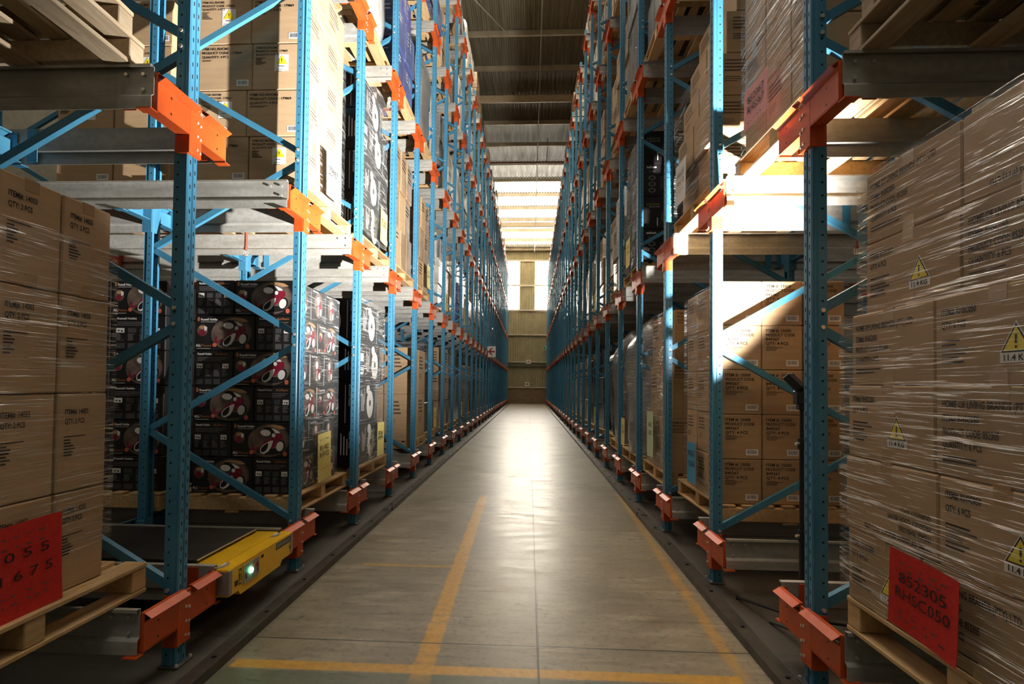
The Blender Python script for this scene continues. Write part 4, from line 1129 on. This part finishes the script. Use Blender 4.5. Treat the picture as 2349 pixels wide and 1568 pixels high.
for s in (-1, 1):
    for k in range(2, NF - 1):
        for lv in range(5):
            kind, i = FIX.get((s, k, lv), (None, 0))
            u, u2 = rr.random(), rr.random()
            if (s, k, lv) in occupied: continue
            X = s * XF[s]; zb = deck(lv)
            if not vis([(X, FY(k), zb - PH), (X, FY(k + 1), zb - PH), (X, FY(k), zb + 1.7), (X, FY(k + 1), zb + 1.7)], 30): continue
            if kind is None:
                if u < .07: continue
                kind = ('brown', 'brown', 'brown', 'dark', 'dark', 'grey', 'grey', 'pale', 'pale', 'blue')[int(u2 * 10)]
                i = rr.randrange(LD[kind, 'n'])
            d = rr.uniform(.03, .09) if k < 5 else rr.uniform(.09, .2); yc = midY(k) + rr.uniform(-.03, .03)
            where = '%s level, %s bay of the %s' % (LEVN[lv], ORD[k + 1], RACK[s])
            pallet(s, d, yc, LEV[lv] + RTOP, 'wooden pallet, ' + where, k < 6 and lv < 3)
            o = put('pallet_load', LD[kind, i, s], (s * (XF[s] + d + .03), yc, zb), None, rr.uniform(-.015, .015))
            tag(o, '%s, %s' % (DESC[kind], where), 'pallet load', 'wrapped loads further along the racks')
            if lv < 2 and k < 9 and rr.random() < .6:
                sheet_paper(s, d - .025, yc + .05, yc + .33, zb + .05, zb + .43, 'pyel', [('8512', .64, .05, .55), ('RHT4', .44, .05, .55)], 'yellow paper sheet, ' + where, rr.uniform(-.05, .05))

# ------------------------------------------------------------------ shuttle between the first two frames
s = -1
sh = empty('pallet_shuttle', (-1.70, (FY(0) + FY(1)) / 2, LEV[0] + .03))
tag(sh, 'yellow pallet shuttle with green lamp parked between the first two frames', 'pallet shuttle')
b = MB(); b.prism([(-.405, .09), (-.30, .09), (-.28, .06), (.22, .06), (.25, .09), (.405, .09), (.405, .235), (-.405, .235)], 0, -.015, .055); b.box(-.20, -.03, -.365, .365, .07, .245)
b.box(-.02, .045, -.40, .40, .234, .238); b.box(-.15, -.02, -.365, .365, .234, .238)
put('body', b.mesh('body', [M['syel']]), parent=sh)
b = MB(); b.box(-1.25, -.17, -.335, .335, .252, .268, 0, .003); b.box(-.172, -.166, -.335, .335, .262, .2685, 1); put('lifting_plate', b.mesh('lifting_plate', [M['sdark'], M['zinc']]), parent=sh)
b = MB(); b.box(-1.22, -.20, -.33, .33, .06, .25); put('chassis', b.mesh('chassis', [M['sdark']]), parent=sh)
for y in (-.34, .34):
    b = MB(); b.tube((-.2, y * 1.02, .085), (-.2, y * 1.10, .085), .05, 16); b.tube((-.9, y * 1.02, .085), (-.9, y * 1.10, .085), .05, 16); put('wheel', b.mesh('wheel', [M['black']]), parent=sh)
b = MB(); b.box(.045, .0585, -.407, -.372, .095, .233, 0, .003); b.box(-.02, .058, -.4085, -.403, .1, .228); put('corner_bumper', b.mesh('corner_bumper', [M['grey']]), parent=sh)
b = MB(); b.box(.045, .0585, .372, .407, .095, .233, 0, .003); put('corner_bumper', b.mesh('corner_bumper', [M['grey']]), parent=sh)
for y in (-.33, .30):
    b = MB(); b.disc(0, 0, .05, .065, 0, 0, n=24); b.disc(.0, .01, .03, .04, 1, .0015, n=20)
    put('cover_disc', b.mesh('cover_disc', [M['grey'], M['wht']]), (-.045, y, .2405), sh)
face = Matrix(((0, 0, 1, .0555), (1, 0, 0, 0), (0, 1, 0, .16), (0, 0, 0, 1)))
p = MB(); p.add([(-.255, -.055, 0), (-.07, -.055, 0), (-.07, .055, 0), (-.255, .055, 0), (-.255, -.055, .004), (-.07, -.055, .004), (-.07, .055, .004), (-.255, .055, .004)], [(4, 5, 6, 7), (0, 1, 5, 4), (1, 2, 6, 5), (2, 3, 7, 6), (3, 0, 4, 7)])
cp = put('control_panel', p.mesh('control_panel', [M['grey']]), parent=sh, mat4=face)
g = MB(); g.tube((-.175, .005, .003), (-.175, .005, .014), .017, 16); put('indicator_lamp', g.mesh('indicator_lamp', [M['green']]), parent=cp)
g = MB(); g.tube((-.125, .02, .003), (-.125, .02, .012), .011, 12); put('stop_button', g.mesh('stop_button', [simple('red_button', (.4, .02, .03), .4)]), parent=cp)
g = MB(); g.rect(-.235, -.03, -.215, .035, 0, .0045); g.rect(-.1, -.035, -.085, .03, 0, .0045); put('panel_switch', g.mesh('panel_switch', [M['black']]), parent=cp)
g = MB(); g.rect(.155, .02, .385, .062, 0, .0008); [g.poly([(.165 + .02 * i, .028), (.171 + .02 * i, .028), (.178 + .02 * i, .055), (.172 + .02 * i, .055)], 1, .0014) for i in range(10)]; put('black_label', g.mesh('black_label', [M['black'], M['wht']]), parent=sh, mat4=face)
g = MB(); g.rect(-.30, -.04, -.27, .05, 0, .0006); g.text('2', -.297, -.03, .023, .07, 1, .0012); g.rect(-.345, -.035, -.308, -.005, 0, .0007)
put('number_mark', g.mesh('number_mark', [M['black'], M['syel']]), parent=sh, mat4=face)
for q in ((-.045, .03, -.01, .05), (.355, -.03, .37, -.005)):
    g = MB(); g.rect(*q, 0, .0007); put('key_slot', g.mesh('key_slot', [M['black']]), parent=sh, mat4=face)

# ------------------------------------------------------------------ light stand with a flash
ls = empty('light_stand', (1.492, 3.07, 0)); tag(ls, 'slim black light stand behind the first post of the light-stand rack', 'light stand')
b = MB(); b.tube((0, 0, .06), (0, 0, .6), .014, 12); b.tube((0, 0, .6), (0, 0, 1.1), .0115, 12); b.tube((0, 0, 1.1), (0, 0, 1.285), .009, 12); put('pole', b.mesh('pole', [M['black']]), parent=ls)
for a in (1.72, 5.4, .3):
    b = MB(); e = Vector((math.cos(a) * .66, math.sin(a) * .66, .012)); b.tube((0, 0, .15), e, .009, 8); b.tube(tuple(e * .45), (0, 0, .07), .006, 8)
    lg = put('leg', b.mesh('leg', [M['black']]), parent=ls); g = MB(); g.tube(tuple(e - Vector((0, 0, .012))), tuple(e + Vector((0, 0, .012))), .012, 8); put('rubber_foot', g.mesh('rubber_foot', [M['black']]), parent=lg)
for z in (.15, .6, 1.1):
    b = MB(); b.tube((0, 0, z - .03), (0, 0, z + .03), .02, 12); b.tube((0, 0, z), (-.035, -.01, z), .009, 8, 1); put('collar', b.mesh('collar', [M['black'], M['zinc']]), parent=ls)
FL = Vector((1.492, 3.07, 1.315))
aim = Vector((-.49, .47, .73)).normalized()
fu = empty('flash_unit', FL); tag(fu, 'black camera flash tilted upwards on top of the light stand', 'camera flash')
b = MB(); b.box(-.02, .02, -.02, .02, -.03, 0, 0, .004); b.box(-.034, .034, -.028, .028, 0, .075, 0, .005); put('battery_body', b.mesh('battery_body', [M['black']]), parent=fu)
rotm = aim.to_track_quat('Z', 'Y').to_matrix().to_4x4()
b = MB(); b.box(-.036, .036, -.024, .024, -.02, .085, 0, .005); b.box(-.0365, -.036, -.014, .014, .03, .07, 1); hd = put('flash_head', b.mesh('flash_head', [M['black'], M['wht']]), parent=fu, mat4=Matrix.Translation((-.012, .0, .095)) @ rotm)
b = MB(); b.box(-.031, .031, -.019, .019, .085, .0875); put('lens', b.mesh('lens', [M['wht']]), parent=hd)

# ------------------------------------------------------------------ sprinkler droppers under the rails
def sprinkler(x, y, z, label):
    o = empty('hanging_sprinkler', (x, y, z)); tag(o, label, 'sprinkler', 'sprinkler droppers under the rails')
    b = MB(); b.tube((0, 0, 0), (0, 0, .22), .013, 12); b.tube((0, 0, -.015), (0, 0, .01), .017, 10); put('drop_pipe', b.mesh('drop_pipe', [M['iron']]), parent=o)
    b = MB()
    for q in (-1, 1): b.tube((q * .016, 0, -.012), (q * .02, 0, -.05), .003, 6); b.tube((q * .02, 0, -.05), (0, 0, -.065), .003, 6)
    b.tube((0, 0, -.015), (0, 0, -.06), .004, 6); put('yoke', b.mesh('yoke', [M['zinc']]), parent=o)
    b = MB(); b.tube((0, 0, -.069), (0, 0, -.066), .022, 12); put('deflector', b.mesh('deflector', [M['zinc']]), parent=o)
    b = MB(); b.tube((-.5, 0, .215), (.5, 0, .215), .016, 10); put('branch_pipe', b.mesh('branch_pipe', [M['iron']]), parent=o)
sprinkler(-2.54, 4.72, 2.60, 'rust-red sprinkler dropper under the second-level rail of the sticker cartons')
sprinkler(2.74, 4.70, 2.60, 'rust-red sprinkler dropper under the second-level rail above the flash-lit cartons')
sprinkler(-2.35, FY(3) + .69, 5.06, 'rust-red sprinkler dropper under the third-level rail, fourth bay of shuttle rack')

# ------------------------------------------------------------------ signs
def sign(name, x, y, z, w, h, draw, label, mats):
    o = empty(name, (x, y, z)); tag(o, label, 'sign')
    b = MB(); b.box(-w / 2, w / 2, 0, .01, -h / 2, h / 2); put('panel', b.mesh('panel', [M['wht']]), parent=o)
    g = MB(); draw(g); put('symbol', g.mesh('symbol', mats), parent=o, mat4=Matrix(((1, 0, 0, 0), (0, 0, -1, -.002), (0, 1, 0, 0), (0, 0, 0, 1))))
    return o
dred = simple('sign_red', (.33, .015, .02), .5); dgrn = simple('sign_green', (.05, .22, .08), .5)
sign('arrow_sign', -1.62, FY(15) - .38, 2.84, .36, .46, lambda g: g.poly([(-.15, 0), (-.01, .15), (.06, .15), (-.03, .035), (.14, .035), (.14, -.035), (-.03, -.035), (.06, -.15), (-.01, -.15)], 0), 'small white sign with a red arrow on the shuttle rack', [dred])
sign('fire_sign', -.08, YW - .2, 3.32, .34, .34, lambda g: (g.rect(-.09, -.09, .09, .09, 0), g.disc(0, 0, .05, .05, 1, .001)), 'upper white square sign with red mark on the far wall rail', [dred, M['wht']])
sign('fire_sign', -.18, YW - .16, 1.55, .34, .32, lambda g: (g.disc(.02, 0, .07, .07, 0), g.rect(-.1, -.02, .1, .02, 0, .001)), 'lower white square sign with dark mark above the brick dado', [dred, M['wht']])
sign('exit_sign', 1.37, YW - .16, 4.45, .56, .34, lambda g: (g.rect(-.26, -.14, .05, .14, 0), g.poly([(-.16, -.1), (-.1, 0), (-.13, .09), (-.05, .1), (-.02, 0), (0, -.1), (-.06, -.03)], 1, .001), g.rect(.10, -.14, .25, .14, 0), g.text('E', .12, -.09, .1, .18, 1, .001)), 'green and white exit sign on the far wall beside the light-stand rack', [dgrn, M['wht']])

# ------------------------------------------------------------------ light
L = bpy.data.lights.new('flash', 'SPOT'); L.energy = 3200; L.color = (1, .96, .92); L.spot_size = math.radians(124); L.spot_blend = 1; L.shadow_soft_size = .025
lo = bpy.data.objects.new('flash', L); COL.objects.link(lo); lo.location = FL + aim * .095 + Vector((-.012, 0, .095)); lo.rotation_euler = (-aim).to_track_quat('Z', 'Y').to_euler()
wd = bpy.data.worlds.new('outside'); SC.world = wd; wd.use_nodes = True
wd.node_tree.nodes['Background'].inputs[0].default_value = (1, .87, .66, 1); wd.node_tree.nodes['Background'].inputs[1].default_value = .06

# ------------------------------------------------------------------ camera
cam = bpy.data.cameras.new('camera'); cam.sensor_width = 36; cam.sensor_fit = 'HORIZONTAL'; cam.lens = FPX / W * 36
cam.shift_x = (W / 2 - CXP) / W; cam.shift_y = (CYP - H / 2) / W; cam.clip_start = .05; cam.clip_end = 200
co = bpy.data.objects.new('camera', cam); COL.objects.link(co); SC.camera = co
cy, sy = math.cos(YAW), math.sin(YAW)
fwd = Vector((-sy * math.cos(PITCH), cy * math.cos(PITCH), math.sin(PITCH)))
right = Vector((cy, sy, 0)); upv = right.cross(fwd)
c, t = math.cos(ROLL), math.sin(ROLL)
# picture turned clockwise by ROLL: the camera is rolled the other way
r2 = right * c + upv * t; u2 = upv * c - right * t
co.matrix_world = Matrix(((r2.x, u2.x, -fwd.x, 0), (r2.y, u2.y, -fwd.y, 0), (r2.z, u2.z, -fwd.z, CAMH), (0, 0, 0, 1)))

SC.view_settings.view_transform = 'Standard'; SC.view_settings.look = 'None'; SC.view_settings.exposure = 1.05; SC.view_settings.gamma = 1; SC.view_settings.use_curve_mapping = False
cy_ = SC.cycles
cy_.max_bounces = 5; cy_.diffuse_bounces = 3; cy_.glossy_bounces = 2; cy_.transparent_max_bounces = 8; cy_.transmission_bounces = 2
cy_.sample_clamp_indirect = 6; cy_.caustics_reflective = False; cy_.caustics_refractive = False
cy_.use_adaptive_sampling = True; cy_.adaptive_threshold = .15; cy_.use_denoising = True
